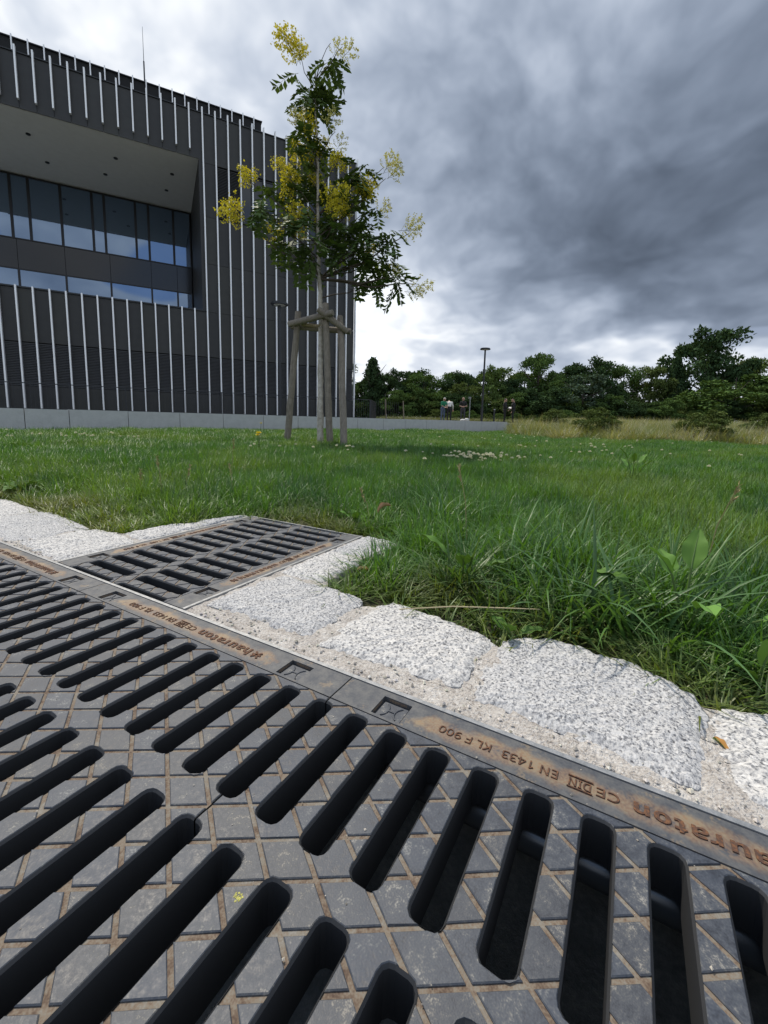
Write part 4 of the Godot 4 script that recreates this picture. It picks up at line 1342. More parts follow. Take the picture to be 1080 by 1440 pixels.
func green(x: float, z: float, r: RandomNumberGenerator) -> Color:
	var n1 := lump.get_noise_2d(x * 3.0 + 40.0, z * 3.0)
	var n2 := lump.get_noise_2d(x * 0.8, z * 0.8 + 90.0)
	var c := Color(0.088, 0.195, 0.036)
	c = c.lerp(Color(0.05, 0.13, 0.034), clampf(0.4 + n1 * 1.9, 0, 1))
	c = c.lerp(Color(0.14, 0.225, 0.05), clampf(n2 * 1.5 + 0.05, 0, 0.75))
	var e := edge(x) - z
	if e < 0.2: c = c.lerp(Color(0.2, 0.2, 0.07), clampf((0.14 - e) * 4.0 + n1 * 0.7, 0, 0.65))
	return c * r.randf_range(0.85, 1.35)
func in_view(x: float, z: float, slack := 0.0) -> bool:   # the wedge of ground that the picture or a step to its side can see
	var a := rad_to_deg(atan2(x, -z))
	return a > -84.0 - slack and a < 24.0 + slack
func make_grass() -> void:
	var r := RandomNumberGenerator.new(); r.seed = 77
	# near turf
	var xf := []
	var cols := []
	var lx := []
	var lc := []
	for i in 34000:
		var x := r.randf_range(-3.0, 2.3)
		var z := -r.randf_range(0.5, 2.6)
		var e := edge(x) - z
		if e < -0.004 or not in_view(x, z, 40.0): continue
		var clump := lump.get_noise_2d(x * 9.0, z * 9.0 + 33.0)
		var thin := smoothstep(0.0, 0.1, e)
		if r.randf() > 0.35 + 0.65 * thin + clump * 0.3: continue
		var hi := lerpf(0.5, 1.0, smoothstep(0.02, 0.3, e)) * (1.0 + clump * 0.55)
		# a taller stand behind the middle stones
		var tall := exp(-pow((x + 0.05) / 0.24, 2) - pow((z + 0.76) / 0.13, 2)) + 0.6 * exp(-pow((x + 0.46) / 0.1, 2) - pow((z + 1.08) / 0.1, 2))
		var bs := Basis(Vector3.UP, r.randf() * TAU) * Basis(Vector3.RIGHT, r.randf_range(-0.18, 0.18))
		var s := r.randf_range(0.75, 1.2)
		var t := Transform3D(bs.scaled(Vector3(s, s * hi, s)), Vector3(x, gh(x, z), z))
		if tall > 0.35 and r.randf() < tall * 0.5:
			lx.append(t); lc.append(green(x, z, r).lerp(Color(0.07, 0.145, 0.04), 0.5) * 1.1)
		else:
			xf.append(t); cols.append(green(x, z, r))
	var near := []
	for i in 6: near.append(tuft(100 + i, 18, 0.026, 0.03, 0.09, 0.0027, 0.75, 3, 0.07))
	scatter("lawn_grass", near, xf, cols, "short green lawn grass right behind the granite border", "grass", M.blade)
	var long := []
	for i in 4: long.append(tuft(200 + i, 11, 0.02, 0.08, 0.18, 0.004, 0.9, 5, 0.03))
	scatter("tall_grass", long, lx, lc, "tall dark grass standing behind the middle granite setts", "grass", M.blade)
	# middle and far lawn
	xf = []; cols = []
	for i in 76000:
		var d := 2.2 + 7.0 * pow(r.randf(), 0.8)
		var a := deg_to_rad(r.randf_range(-88, 54))
		var x := sin(a) * d
		var z := -cos(a) * d
		if wall_side(x, z) < 0.02 or z > edge(x) - 0.02: continue
		if r.randf() > 1.15 - d * 0.05: continue
		var clump := lump.get_noise_2d(x * 4.0, z * 4.0 + 33.0)
		var s := r.randf_range(0.8, 1.25)
		xf.append(Transform3D((Basis(Vector3.UP, r.randf() * TAU) * Basis(Vector3.RIGHT, r.randf_range(-0.15, 0.15))).scaled(Vector3(s, s * (0.95 + clump * 0.5), s)), Vector3(x, gh(x, z), z)))
		cols.append(green(x, z, r))
	var mid := []
	for i in 5: mid.append(tuft(300 + i, 22, 0.06, 0.045, 0.09, 0.0044, 0.8, 2, 0.03))
	scatter("lawn_grass", mid, xf, cols, "green lawn grass round the young tree", "grass", M.blade)
	xf = []; cols = []
	for i in 76000:
		var d := 8.0 + 14.0 * pow(r.randf(), 0.75)
		var a := deg_to_rad(r.randf_range(-70, 50))
		var x := sin(a) * d
		var z := -cos(a) * d
		if wall_side(x, z) < 0.03: continue
		if z < meadow_edge(x) and r.randf() < 0.75: continue
		var s := r.randf_range(0.8, 1.3)
		xf.append(Transform3D(Basis(Vector3.UP, r.randf() * TAU).scaled(Vector3(s, s, s)), Vector3(x, gh(x, z), z)))
		cols.append(green(x, z, r))
	var far := []
	for i in 4: far.append(tuft(400 + i, 26, 0.13, 0.05, 0.09, 0.009, 0.8, 2, 0.02))
	scatter("lawn_grass", far, xf, cols, "far lawn grass reaching to the low wall and meadow", "grass", M.blade)
	# meadow
	xf = []; cols = []
	for i in 46000:
		var z := -7.5 - 40.0 * pow(r.randf(), 1.25)
		var x := r.randf_range(-9.0, 26.0) * clampf(-z / 30.0, 0.35, 1.0)
		if z > meadow_edge(x) or not in_view(x, z, 4.0): continue
		if x < -2.8 + (z + 14.0) * 0.02 and z < -13.5: continue
		if rad_to_deg(atan2(x, -z)) < -13.4 + lump.get_noise_1d(z * 4.0) * 0.5 and z > -15.0: continue
		var n := lump.get_noise_2d(x * 1.3, z * 1.3)
		var s := r.randf_range(0.75, 1.2)
		var rise := smoothstep(0.0, 1.6, meadow_edge(x) - z)
		xf.append(Transform3D((Basis(Vector3.UP, r.randf() * TAU) * Basis(Vector3.RIGHT, r.randf_range(-0.25, 0.25))).scaled(Vector3(s, s * (0.55 + 0.28 * rise + n * 0.45), s)), Vector3(x, gh(x, z), z)))
		cols.append(Color(0.33, 0.31, 0.2).lerp(Color(0.14, 0.19, 0.07), clampf(0.66 - n * 1.5 + r.randf_range(-0.25, 0.25), 0, 1)) * r.randf_range(0.8, 1.2))
	var mead := []
	for i in 5: mead.append(tuft(500 + i, 24, 0.16, 0.2, 0.5, 0.008, 0.6, 3, 0.0))
	scatter("meadow_grass", mead, xf, cols, "tall straw-coloured meadow grass at the right", "grass", M.blade)
	# terrace planting seen over the wall
	xf = []; cols = []
	for i in 5000:
		var x := r.randf_range(-20.0, -2.5)
		var z := r.randf_range(-46.0, -31.5)
		if absf(x + 8.2) < 0.9 and z > -33.5: continue
		var s := r.randf_range(0.6, 1.1)
		xf.append(Transform3D(Basis(Vector3.UP, r.randf() * TAU).scaled(Vector3(s * 1.3, s, s * 1.3)), Vector3(x, 0.262, z)))
		cols.append(Color(0.17, 0.16, 0.07).lerp(Color(0.07, 0.11, 0.035), r.randf()) * r.randf_range(0.8, 1.2))
	scatter("meadow_grass", [mead[0], mead[1]], xf, cols, "rough grass on the terrace behind the people", "grass", M.blade)
func meadow_edge(x: float) -> float:
	return -8.9 - 0.35 * clampf(-x, 0, 6) - 0.12 * maxf(x, 0) + lump.get_noise_1d(x * 3.0) * 1.4
func flower_heads() -> void:
	var r := RandomNumberGenerator.new(); r.seed = 31
	var head := MB.new()
	for i in 26:
		var d := rdir(r)
		d.y = absf(d.y) * 0.9 + 0.05
		var g := r.randf_range(0.85, 1.1)
		head.col = Color(0.72 * g, 0.7 * g, 0.62 * g)
		leaf_quad(head, d * 0.002, d.normalized(), d.cross(rdir(r)).normalized(), 0.0095, 0.005)
	var stalk := MB.new()
	stalk.col = Color(0.08, 0.12, 0.04)
	stalk.tube([Vector3(0, -1, 0), Vector3.ZERO], [0.0009, 0.0008], 4, false)
	var hm := build([head], [M.petal])
	var sm := build([stalk], [M.leaf])
	# x, z, spread x, spread z, number, label
	for q in [[-0.86, -2.6, 0.3, 0.11, 62, "white clover flower in the drift right of the young tree"], [-4.3, -2.0, 0.6, 0.5, 24, "white clover flower in the lawn at the far left"], [-1.4, -4.2, 1.6, 1.0, 26, "white clover flower scattered behind the clover drift"], [0.3, -4.0, 1.6, 1.6, 26, "white clover flower scattered in the lawn at right"], [-1.9, -2.6, 0.7, 0.7, 12, "white clover flower scattered in front of the young tree"], [-0.2, -6.8, 2.4, 1.1, 26, "white clover flower in the lawn before the meadow"]]:
		for i in q[4]:
			var x: float = q[0] + r.randfn(0, 0.5) * q[2]
			var z: float = q[1] + r.randfn(0, 0.5) * q[3]
			var h := r.randf_range(0.075, 0.115)
			var o := thing("clover_flower", Vector3(x, gh(x, z), z))
			tag(o, q[5], "flower", q[5].replace("white clover flower", "clover flowers"))
			var a := show_mesh("flower_head", hm, o)
			a.position.y = h
			a.scale = Vector3.ONE * r.randf_range(0.8, 1.35)
			var b := show_mesh("stem", sm, o)
			b.position.y = h
			b.scale = Vector3(1, h + 0.01, 1)
func broad_leaf(len: float, wid: float, rise: float, bend: float, fold: float, col: Color) -> MB:
	var mb := MB.new()
	mb.col = col
	var rows := []
	var p := Vector3.ZERO
	var a := rise
	for j in 13:
		var t := j / 12.0
		var w := wid * pow(sin(PI * clampf(pow(t, 0.85) * 0.97 + 0.03, 0, 1)), 0.75)
		var row := []
		for i in 9:
			var u := i / 4.0 - 1.0
			var wav := sin(t * 15.0 + signf(u)) * 0.006 * absf(u)
			row.append(p + Vector3(u * w * 0.5 * cos(fold * absf(u)), absf(u) * w * 0.5 * sin(fold) * cos(a) + wav * len * 6.0 - (0.0012 if i == 4 else 0.0), -absf(u) * w * 0.25 * sin(a) * sin(fold)))
		rows.append(row)
		p += Vector3(0, sin(a), cos(a)) * len / 12.0
		a -= bend / 12.0
	mb.sheet(rows)
	mb.col = Color(0.12, 0.19, 0.07)
	var rib := []
	for j in range(0, 12): rib.append(rows[j][4] + Vector3(0, 0.0006, 0))
	var rs := []
	for j in 12: rs.append(0.0013 * (1 - j / 13.0))
	mb.tube(rib, rs, 5, false)
	return mb
func leafy_plant(called: String, at: Vector3, leaves: Array, label: String, category: String, sd: int) -> void:
	var o := thing(called, at)
	tag(o, label, category)
	var r := RandomNumberGenerator.new(); r.seed = sd
	for q in leaves:   # azimuth, length, width, rise, bend, stalk, brightness
		var g: float = q[6]
		var m := broad_leaf(q[1], q[2], q[3], q[4], 0.35, Color(0.085 * g, 0.165 * g, 0.035 * g))
		var dir := Vector3(0, sin(q[3] + 0.25), cos(q[3] + 0.25))
		var st := MB.new()
		st.col = Color(0.1, 0.16, 0.05)
		st.tube([Vector3.ZERO, dir * q[5] * 0.5 + Vector3(0, 0, -0.004), dir * q[5]], [0.0022, 0.0018, 0.0014], 5, false)
		var lf := part("leaf", m, M.leaf, o)
		lf.transform = Transform3D(Basis(Vector3.UP, deg_to_rad(q[0])), Basis(Vector3.UP, deg_to_rad(q[0])) * (dir * q[5]))
		var sk := part("stalk", st, M.leaf, o)
		sk.rotation.y = deg_to_rad(q[0])
func make_small_plants() -> void:
	flower_heads()
	leafy_plant("dock_plant", Vector3(0.085, -0.015, -0.70), [[165, 0.06, 0.032, 1.2, 0.4, 0.105, 1.2], [85, 0.075, 0.027, 0.35, 0.4, 0.1, 1.9], [-70, 0.05, 0.026, 1.1, 0.6, 0.1, 2.1], [60, 0.07, 0.04, 0.15, 0.7, 0.09, 1.2], [-100, 0.06, 0.03, 0.5, 0.9, 0.095, 1.2], [10, 0.055, 0.03, 0.7, 1.0, 0.085, 1.7], [205, 0.05, 0.028, 0.9, 0.6, 0.09, 1.4]], "broad-leaved dock plant rising from the long grass at right", "weed", 3)
	leafy_plant("plantain", Vector3(0.15, -0.014, -0.60), [[20, 0.055, 0.022, 1.3, 0.2, 0.035, 1.3], [-50, 0.04, 0.018, 0.9, 0.6, 0.02, 1.1], [120, 0.045, 0.02, 0.6, 0.5, 0.02, 0.8]], "small upright plantain at the right edge near the granite", "weed", 4)
	leafy_plant("dock_seedling", Vector3(-0.12, -0.012, -0.562), [[0, 0.035, 0.022, 0.9, 0.5, 0.02, 1.0], [120, 0.035, 0.02, 0.5, 0.5, 0.015, 0.9], [240, 0.03, 0.02, 0.6, 0.5, 0.015, 1.1]], "tiny leafy seedling beside the stone with the straw", "weed", 5)
	leafy_plant("dock_plant", Vector3(-0.24, -0.015, -0.70), [[-70, 0.06, 0.032, 0.9, 0.6, 0.07, 1.3], [20, 0.055, 0.03, 0.9, 0.6, 0.06, 1.1], [100, 0.05, 0.028, 0.7, 0.6, 0.055, 0.9]], "leafy weed in the grass behind the second sett", "weed", 6)
	leafy_plant("dandelion_plant", Vector3(-1.9, -0.015, -0.66), [[-90, 0.09, 0.03, 0.5, 0.7, 0.02, 1.0], [-20, 0.08, 0.03, 0.6, 0.7, 0.02, 1.1], [50, 0.09, 0.028, 0.5, 0.8, 0.02, 0.9], [130, 0.08, 0.03, 0.7, 0.6, 0.02, 1.0], [200, 0.08, 0.03, 0.5, 0.6, 0.02, 1.2]], "flat leafy rosette at the left edge of the lawn", "weed", 7)
	leafy_plant("dock_seedling", Vector3(-0.66, -0.015, -0.98), [[-60, 0.05, 0.02, 0.8, 0.5, 0.02, 1.5], [40, 0.05, 0.02, 0.9, 0.5, 0.02, 1.4], [140, 0.045, 0.02, 0.6, 0.5, 0.02, 1.2], [220, 0.045, 0.02, 0.7, 0.5, 0.02, 1.2]], "bright seedling behind the end of the crosswise grate", "weed", 8)
	leafy_plant("dock_seedling", Vector3(-1.42, -0.015, -0.82), [[-60, 0.045, 0.024, 0.8, 0.5, 0.03, 1.6], [60, 0.045, 0.024, 0.9, 0.5, 0.03, 1.5], [170, 0.04, 0.02, 0.7, 0.5, 0.02, 1.3]], "bright seedling in the turf left of the crosswise grate", "weed", 9)
	leafy_plant("tall_weed", Vector3(0.02, -0.015, -2.45), [[0, 0.07, 0.025, 1.0, 0.5, 0.13, 1.3], [70, 0.07, 0.025, 0.9, 0.5, 0.11, 1.5], [140, 0.07, 0.025, 1.0, 0.5, 0.12, 1.4], [220, 0.07, 0.025, 0.9, 0.5, 0.1, 1.5], [290, 0.07, 0.025, 1.1, 0.5, 0.14, 1.4]], "pale upright weed standing in the lawn at right", "weed", 10)
	# yellow hawkbit
	var r := RandomNumberGenerator.new(); r.seed = 12
	var o := thing("yellow_hawkbit", Vector3(-2.42, -0.015, -2.3))
	tag(o, "tall yellow hawkbit flower in the lawn left of the stakes", "flower")
	for q in [[Vector3(0.01, 0.17, 0.01), 0.026], [Vector3(-0.012, 0.155, 0.0), 0.02], [Vector3(0.015, 0.245, -0.01), 0.012]]:
		var st := MB.new()
		st.col = Color(0.08, 0.12, 0.04)
		st.tube([Vector3.ZERO, q[0] * Vector3(0.4, 0.6, 0.4), q[0]], [0.0016, 0.0014, 0.001], 5, false)
		part("stem", st, M.leaf, o)
		var f := MB.new()
		for i in 34:
			var a := TAU * i / 17.0 + r.randf() * 0.2
			var d := Vector3(cos(a), 0.35 + 0.5 * (i / 17), sin(a)).normalized()
			f.col = Color(0.75, 0.58, 0.02) * r.randf_range(0.85, 1.1)
			leaf_quad(f, q[0], d, d.cross(Vector3.UP).normalized(), q[1] * r.randf_range(0.8, 1.1), q[1] * 0.3)
		part("flower_head", f, M.petal, o)
	# dry stalks of seeding grass
	var sts := [[-1.36, -0.86, 0.16], [-1.30, -0.9, 0.13], [-1.45, -0.84, 0.11], [-1.18, -1.0, 0.13], [-0.62, -1.0, 0.1], [-0.3, -0.9, 0.2], [0.14, -0.98, 0.2], [-1.42, -1.2, 0.2]]
	for i in sts.size():
		var q: Array = sts[i]
		var t := thing("grass_stalk", Vector3(q[0], -0.014, q[1]))
		tag(t, ["tallest dry seeding grass stalk left of the crosswise grate", "dry grass stalk at the right of the tallest one", "short dry grass stalk left of the tallest one", "dry grass stalk close to the crosswise grate", "short dry stalk by the dead leaf", "arching dry stalk in the tall grass", "dry stalk behind the dock plant", "dry grass stalk farther back in the left turf"][i], "grass stalk", "dry seeding grass stalks")
		var s := MB.new()
		s.col = Color(0.3, 0.26, 0.13)
		var top := Vector3(r.randf_range(-0.04, 0.04), q[2], r.randf_range(-0.03, 0.03))
		s.tube([Vector3.ZERO, top * Vector3(0.35, 0.6, 0.35), top], [0.0011, 0.0009, 0.0006], 5, false)
		part("stem", s, M.dry, t)
		var h := MB.new()
		for k in 26:
			h.col = Color(0.34, 0.29, 0.15) * r.randf_range(0.8, 1.2)
			var d := (rdir(r) * 0.7 + top.normalized()).normalized()
			leaf_quad(h, top - top.normalized() * 0.04 * r.randf(), d, d.cross(rdir(r)).normalized(), 0.011, 0.003)
		part("seed_head", h, M.dry, t)
	# dead leaves and straw
	var dl := broad_leaf(0.045, 0.026, 1.2, 1.6, 1.0, Color(0.34, 0.22, 0.13))
	var d1 := part("dead_leaf", dl, M.dry)
	d1.position = Vector3(-0.575, 0.035, -0.965)
	d1.rotation.y = 2.4
	tag(d1, "curled brown dead leaf standing behind the end of the crosswise grate", "leaf")
	var d2 := part("dead_leaf", broad_leaf(0.017, 0.0075, 0.15, 0.5, 0.7, Color(0.36, 0.19, 0.06)), M.dry)
	d2.position = Vector3(0.0905, -0.0005, -0.468)
	d2.rotation.y = 0.6
	tag(d2, "small orange-brown dead leaf lying in the joint between two setts", "leaf")
	var d3 := part("dead_leaf", broad_leaf(0.03, 0.018, 0.3, 0.9, 0.7, Color(0.34, 0.22, 0.11)), M.dry)
	d3.position = Vector3(-0.41, 0.0, -0.66)
	d3.rotation.y = -1.1
	tag(d3, "small tan dead leaf in the short grass right of the crosswise grate", "leaf")
	var sw := MB.new()
	sw.col = Color(0.42, 0.36, 0.22)
	sw.tube([Vector3(-0.27, 0.014, -0.52), Vector3(-0.2, 0.024, -0.55), Vector3(-0.13, 0.028, -0.578), Vector3(-0.09, 0.031, -0.592)], [0.0008, 0.0009, 0.0009, 0.0006], 6)
	tag(part("straw", sw, M.dry), "long dry straw lying across the edge of the second sett", "straw")
	# coarse broad grass blades over the tall stand
	var cg := thing("coarse_grass_clump", Vector3(-0.01, -0.014, -0.665))
	tag(cg, "coarse clump of wide grass blades arching towards the large sett", "grass clump")
	for i in 26:
		var b := MB.new()
		var g := r.randf_range(0.75, 1.35)
		b.col = Color(0.08 * g, 0.16 * g, 0.055 * g)
		var a := r.randf() * TAU
		blade(b, Vector3(cos(a) * 0.03 + r.randf_range(-0.09, 0.09), 0, sin(a) * 0.02), a, r.randf_range(0.13, 0.24), r.randf_range(0.1, 0.7), r.randf_range(0.7, 1.9), r.randf_range(0.005, 0.0085), 8)
		part("blade", b, M.blade, cg)

func make_debris() -> void:
	var r := RandomNumberGenerator.new(); r.seed = 61
	var mb := MB.new()
	for i in 420:
		var x := r.randf_range(-1.2, 0.25)
		var z := r.randf_range(-0.362, -0.05)
		var k := roundi((x - SEAM) / GP)
		var dz := absf(z - MID)
		if absf(x - SEAM - k * GP) < 0.0135 and dz > 0.009 and dz < 0.141: continue
		if dz > 0.143 and (absf(fposmod(x - SEAM, GL) - 0.063) < 0.02 or absf(fposmod(x - SEAM, GL) - 0.437) < 0.02): continue
		var s := 0.0004 + 0.0009 * pow(r.randf(), 4.0)
		var g := r.randf_range(0.12, 0.5)
		mb.col = Color(g, g * 0.9, g * 0.75)
		pebble(mb, Vector3(x, s * 0.4, z), s, r)
	tag(part("sand_grains", mb, M.pebble), "scattered sand grains lying on the iron grates", "sand", "", "stuff")
	var li := MB.new()
	for i in 26:
		var a := r.randf() * TAU
		var d := 0.0028 * sqrt(r.randf())
		li.col = Color(0.45, 0.42, 0.12) * r.randf_range(0.8, 1.2)
		pebble(li, Vector3(cos(a) * d, 0.0001, sin(a) * d), 0.0007, r)
	var o := part("lichen_spot", li, M.pebble)
	o.position = Vector3(-0.1807, 0.0, -0.1508)
	tag(o, "small yellow lichen spot on a pad of the nearest grate", "lichen")
# ---------------------------------------------------------------- people
func surface(bones: Array, cell: float, k := 0.03) -> MB:
	# bones: [a, b, radius a, radius b, colour]; smooth union meshed as surface nets
	var lo := Vector3.INF
	var hi := -Vector3.INF
	for b in bones:
		var m: float = maxf(b[2], b[3]) + cell * 3.0 + k
		lo = lo.min(b[0].min(b[1]) - Vector3.ONE * m)
		hi = hi.max(b[0].max(b[1]) + Vector3.ONE * m)
	var nx := int((hi.x - lo.x) / cell) + 2
	var ny := int((hi.y - lo.y) / cell) + 2
	var nz := int((hi.z - lo.z) / cell) + 2
	var acc := PackedFloat32Array(); acc.resize(nx * ny * nz)
	var best := PackedFloat32Array(); best.resize(nx * ny * nz); best.fill(9.0)
	var who := PackedInt32Array(); who.resize(nx * ny * nz)
	for bi in bones.size():
		var b: Array = bones[bi]
		var A: Vector3 = b[0]
		var ab: Vector3 = b[1] - A
		var l2 := maxf(ab.length_squared(), 1e-9)
		var m: float = maxf(b[2], b[3]) + cell * 2.0 + k * 1.5
		var p0: Vector3 = ((A.min(b[1]) - Vector3.ONE * m - lo) / cell).floor().max(Vector3.ZERO)
		var p1: Vector3 = ((A.max(b[1]) + Vector3.ONE * m - lo) / cell).ceil().min(Vector3(nx - 1, ny - 1, nz - 1))
		for y in range(int(p0.y), int(p1.y) + 1):
			for z in range(int(p0.z), int(p1.z) + 1):
				for x in range(int(p0.x), int(p1.x) + 1):
					var p := lo + Vector3(x, y, z) * cell
					var t := clampf((p - A).dot(ab) / l2, 0, 1)
					var d := p.distance_to(A + ab * t) - lerpf(b[2], b[3], t)
					var id := (y * nz + z) * nx + x
					acc[id] += exp(-d / k * 2.2)
					if d < best[id]: best[id] = d; who[id] = bi
	var f := PackedFloat32Array(); f.resize(nx * ny * nz)
	for i in f.size(): f[i] = -log(acc[i]) * k / 2.2 if acc[i] > 1e-12 else 1.0
	var mb := MB.new()
	var vid := {}
	var st := [1, nx, nx * nz]   # x, z, y
	for y in ny - 1:
		for z in nz - 1:
			for x in nx - 1:
				var id := (y * nz + z) * nx + x
				var neg := 0
				var s := Vector3.ZERO
				var cnt := 0
				for c in 8:
					if f[id + (c & 1) + ((c >> 1) & 1) * nx + ((c >> 2) & 1) * nx * nz] < 0.0: neg += 1
				if neg == 0 or neg == 8: continue
				for c in 8:
					for ax in 3:
						if (c >> ax) & 1: continue
						var c2 := c | (1 << ax)
						var fa := f[id + (c & 1) + ((c >> 1) & 1) * nx + ((c >> 2) & 1) * nx * nz]
						var fb := f[id + (c2 & 1) + ((c2 >> 1) & 1) * nx + ((c2 >> 2) & 1) * nx * nz]
						if (fa < 0.0) == (fb < 0.0): continue
						var t := fa / (fa - fb)
						var pa := Vector3(c & 1, (c >> 2) & 1, (c >> 1) & 1)
						var pb := Vector3(c2 & 1, (c2 >> 2) & 1, (c2 >> 1) & 1)
						s += pa.lerp(pb, t); cnt += 1
				mb.col = bones[who[id]][4]
				vid[id] = mb.add(lo + (Vector3(x, y, z) + s / cnt) * cell, Vector3.ZERO)
	var first := mb.ix.size()
	for id in vid:
		for ax in 3:
			var a: int = id
			var o1: int = st[(ax + 1) % 3]
			var o2: int = st[(ax + 2) % 3]
			if (f[a] < 0.0) == (f[a + st[ax]] < 0.0): continue
			if not (vid.has(a - o1) and vid.has(a - o2) and vid.has(a - o1 - o2)): continue
			var q := [vid[a], vid[a - o1], vid[a - o1 - o2], vid[a - o2]]
			if f[a] >= 0.0: q.reverse()
			mb.ix.append_array([q[0], q[1], q[2], q[0], q[2], q[3]])
	mb.smooth(first, 0, Vector3.ZERO)
	# make the normals point outwards
	var c0 := Vector3.ZERO
	var vol := 0.0
	for t in range(first, mb.ix.size(), 3): vol += mb.v[mb.ix[t]].dot(mb.v[mb.ix[t + 1]].cross(mb.v[mb.ix[t + 2]]))
	if vol > 0.0:
		for t in range(first, mb.ix.size(), 3):
			var q := mb.ix[t + 1]
			mb.ix[t + 1] = mb.ix[t + 2]; mb.ix[t + 2] = q
	for i in mb.n.size(): mb.n[i] = Vector3.ZERO
	for t in range(first, mb.ix.size(), 3):
		var fn := (mb.v[mb.ix[t + 2]] - mb.v[mb.ix[t]]).cross(mb.v[mb.ix[t + 1]] - mb.v[mb.ix[t]])
		for e in 3: mb.n[mb.ix[t + e]] += fn
	for i in mb.n.size(): mb.n[i] = mb.n[i].normalized()
	return mb
var head_proto: MB
var hand_proto: MB
func make_protos() -> void:
	var sk := Color(0.42, 0.26, 0.19)
	var bones := [[Vector3(0, 0.02, -0.012), Vector3(0, 0.04, 0.0), 0.088, 0.086, sk], [Vector3(0, -0.045, 0.03), Vector3(0, -0.06, 0.045), 0.06, 0.045, sk], [Vector3(0, 0.005, 0.085), Vector3(0, -0.028, 0.108), 0.012, 0.016, sk], [Vector3(-0.022, -0.062, 0.088), Vector3(0.022, -0.062, 0.088), 0.01, 0.01, Color(0.36, 0.16, 0.14)], [Vector3(0, -0.05, -0.03), Vector3(0, -0.15, -0.04), 0.056, 0.06, sk]]
	for s in [-1.0, 1.0]:
		bones.append([Vector3(s * 0.088, 0.0, -0.01), Vector3(s * 0.096, -0.03, -0.014), 0.02, 0.014, sk])
		bones.append([Vector3(s * 0.032, 0.003, 0.078), Vector3(s * 0.034, 0.003, 0.08), 0.011, 0.011, Color(0.05, 0.035, 0.03)])
		bones.append([Vector3(s * 0.02, 0.022, 0.084), Vector3(s * 0.048, 0.022, 0.074), 0.009, 0.009, Color(0.2, 0.15, 0.12)])
	head_proto = surface(bones, 0.009, 0.014)
	var hb := [[Vector3(-0.022, -0.03, 0), Vector3(-0.024, -0.08, 0.004), 0.018, 0.016, sk], [Vector3(0.022, -0.03, 0), Vector3(0.024, -0.08, 0.004), 0.018, 0.015, sk], [Vector3(0, 0.01, 0), Vector3(0, -0.08, 0.002), 0.024, 0.018, sk]]
	var lens := [0.066, 0.076, 0.07, 0.054]
	for i in 4:
		var x := -0.032 + i * 0.0213
		var a := Vector3(x, -0.085, 0.004)
		var b := a + Vector3(x * 0.1, -lens[i] * 0.5, 0.012)
		hb.append([a, b, 0.0095, 0.009, sk]); hb.append([b, b + Vector3(0, -lens[i] * 0.42, 0.028), 0.009, 0.0075, sk])
	hb.append([Vector3(-0.03, -0.025, 0.006), Vector3(-0.056, -0.06, 0.022), 0.014, 0.0105, sk])
	hb.append([Vector3(-0.056, -0.06, 0.022), Vector3(-0.06, -0.092, 0.034), 0.0105, 0.0085, sk])
	hand_proto = surface(hb, 0.005, 0.006)
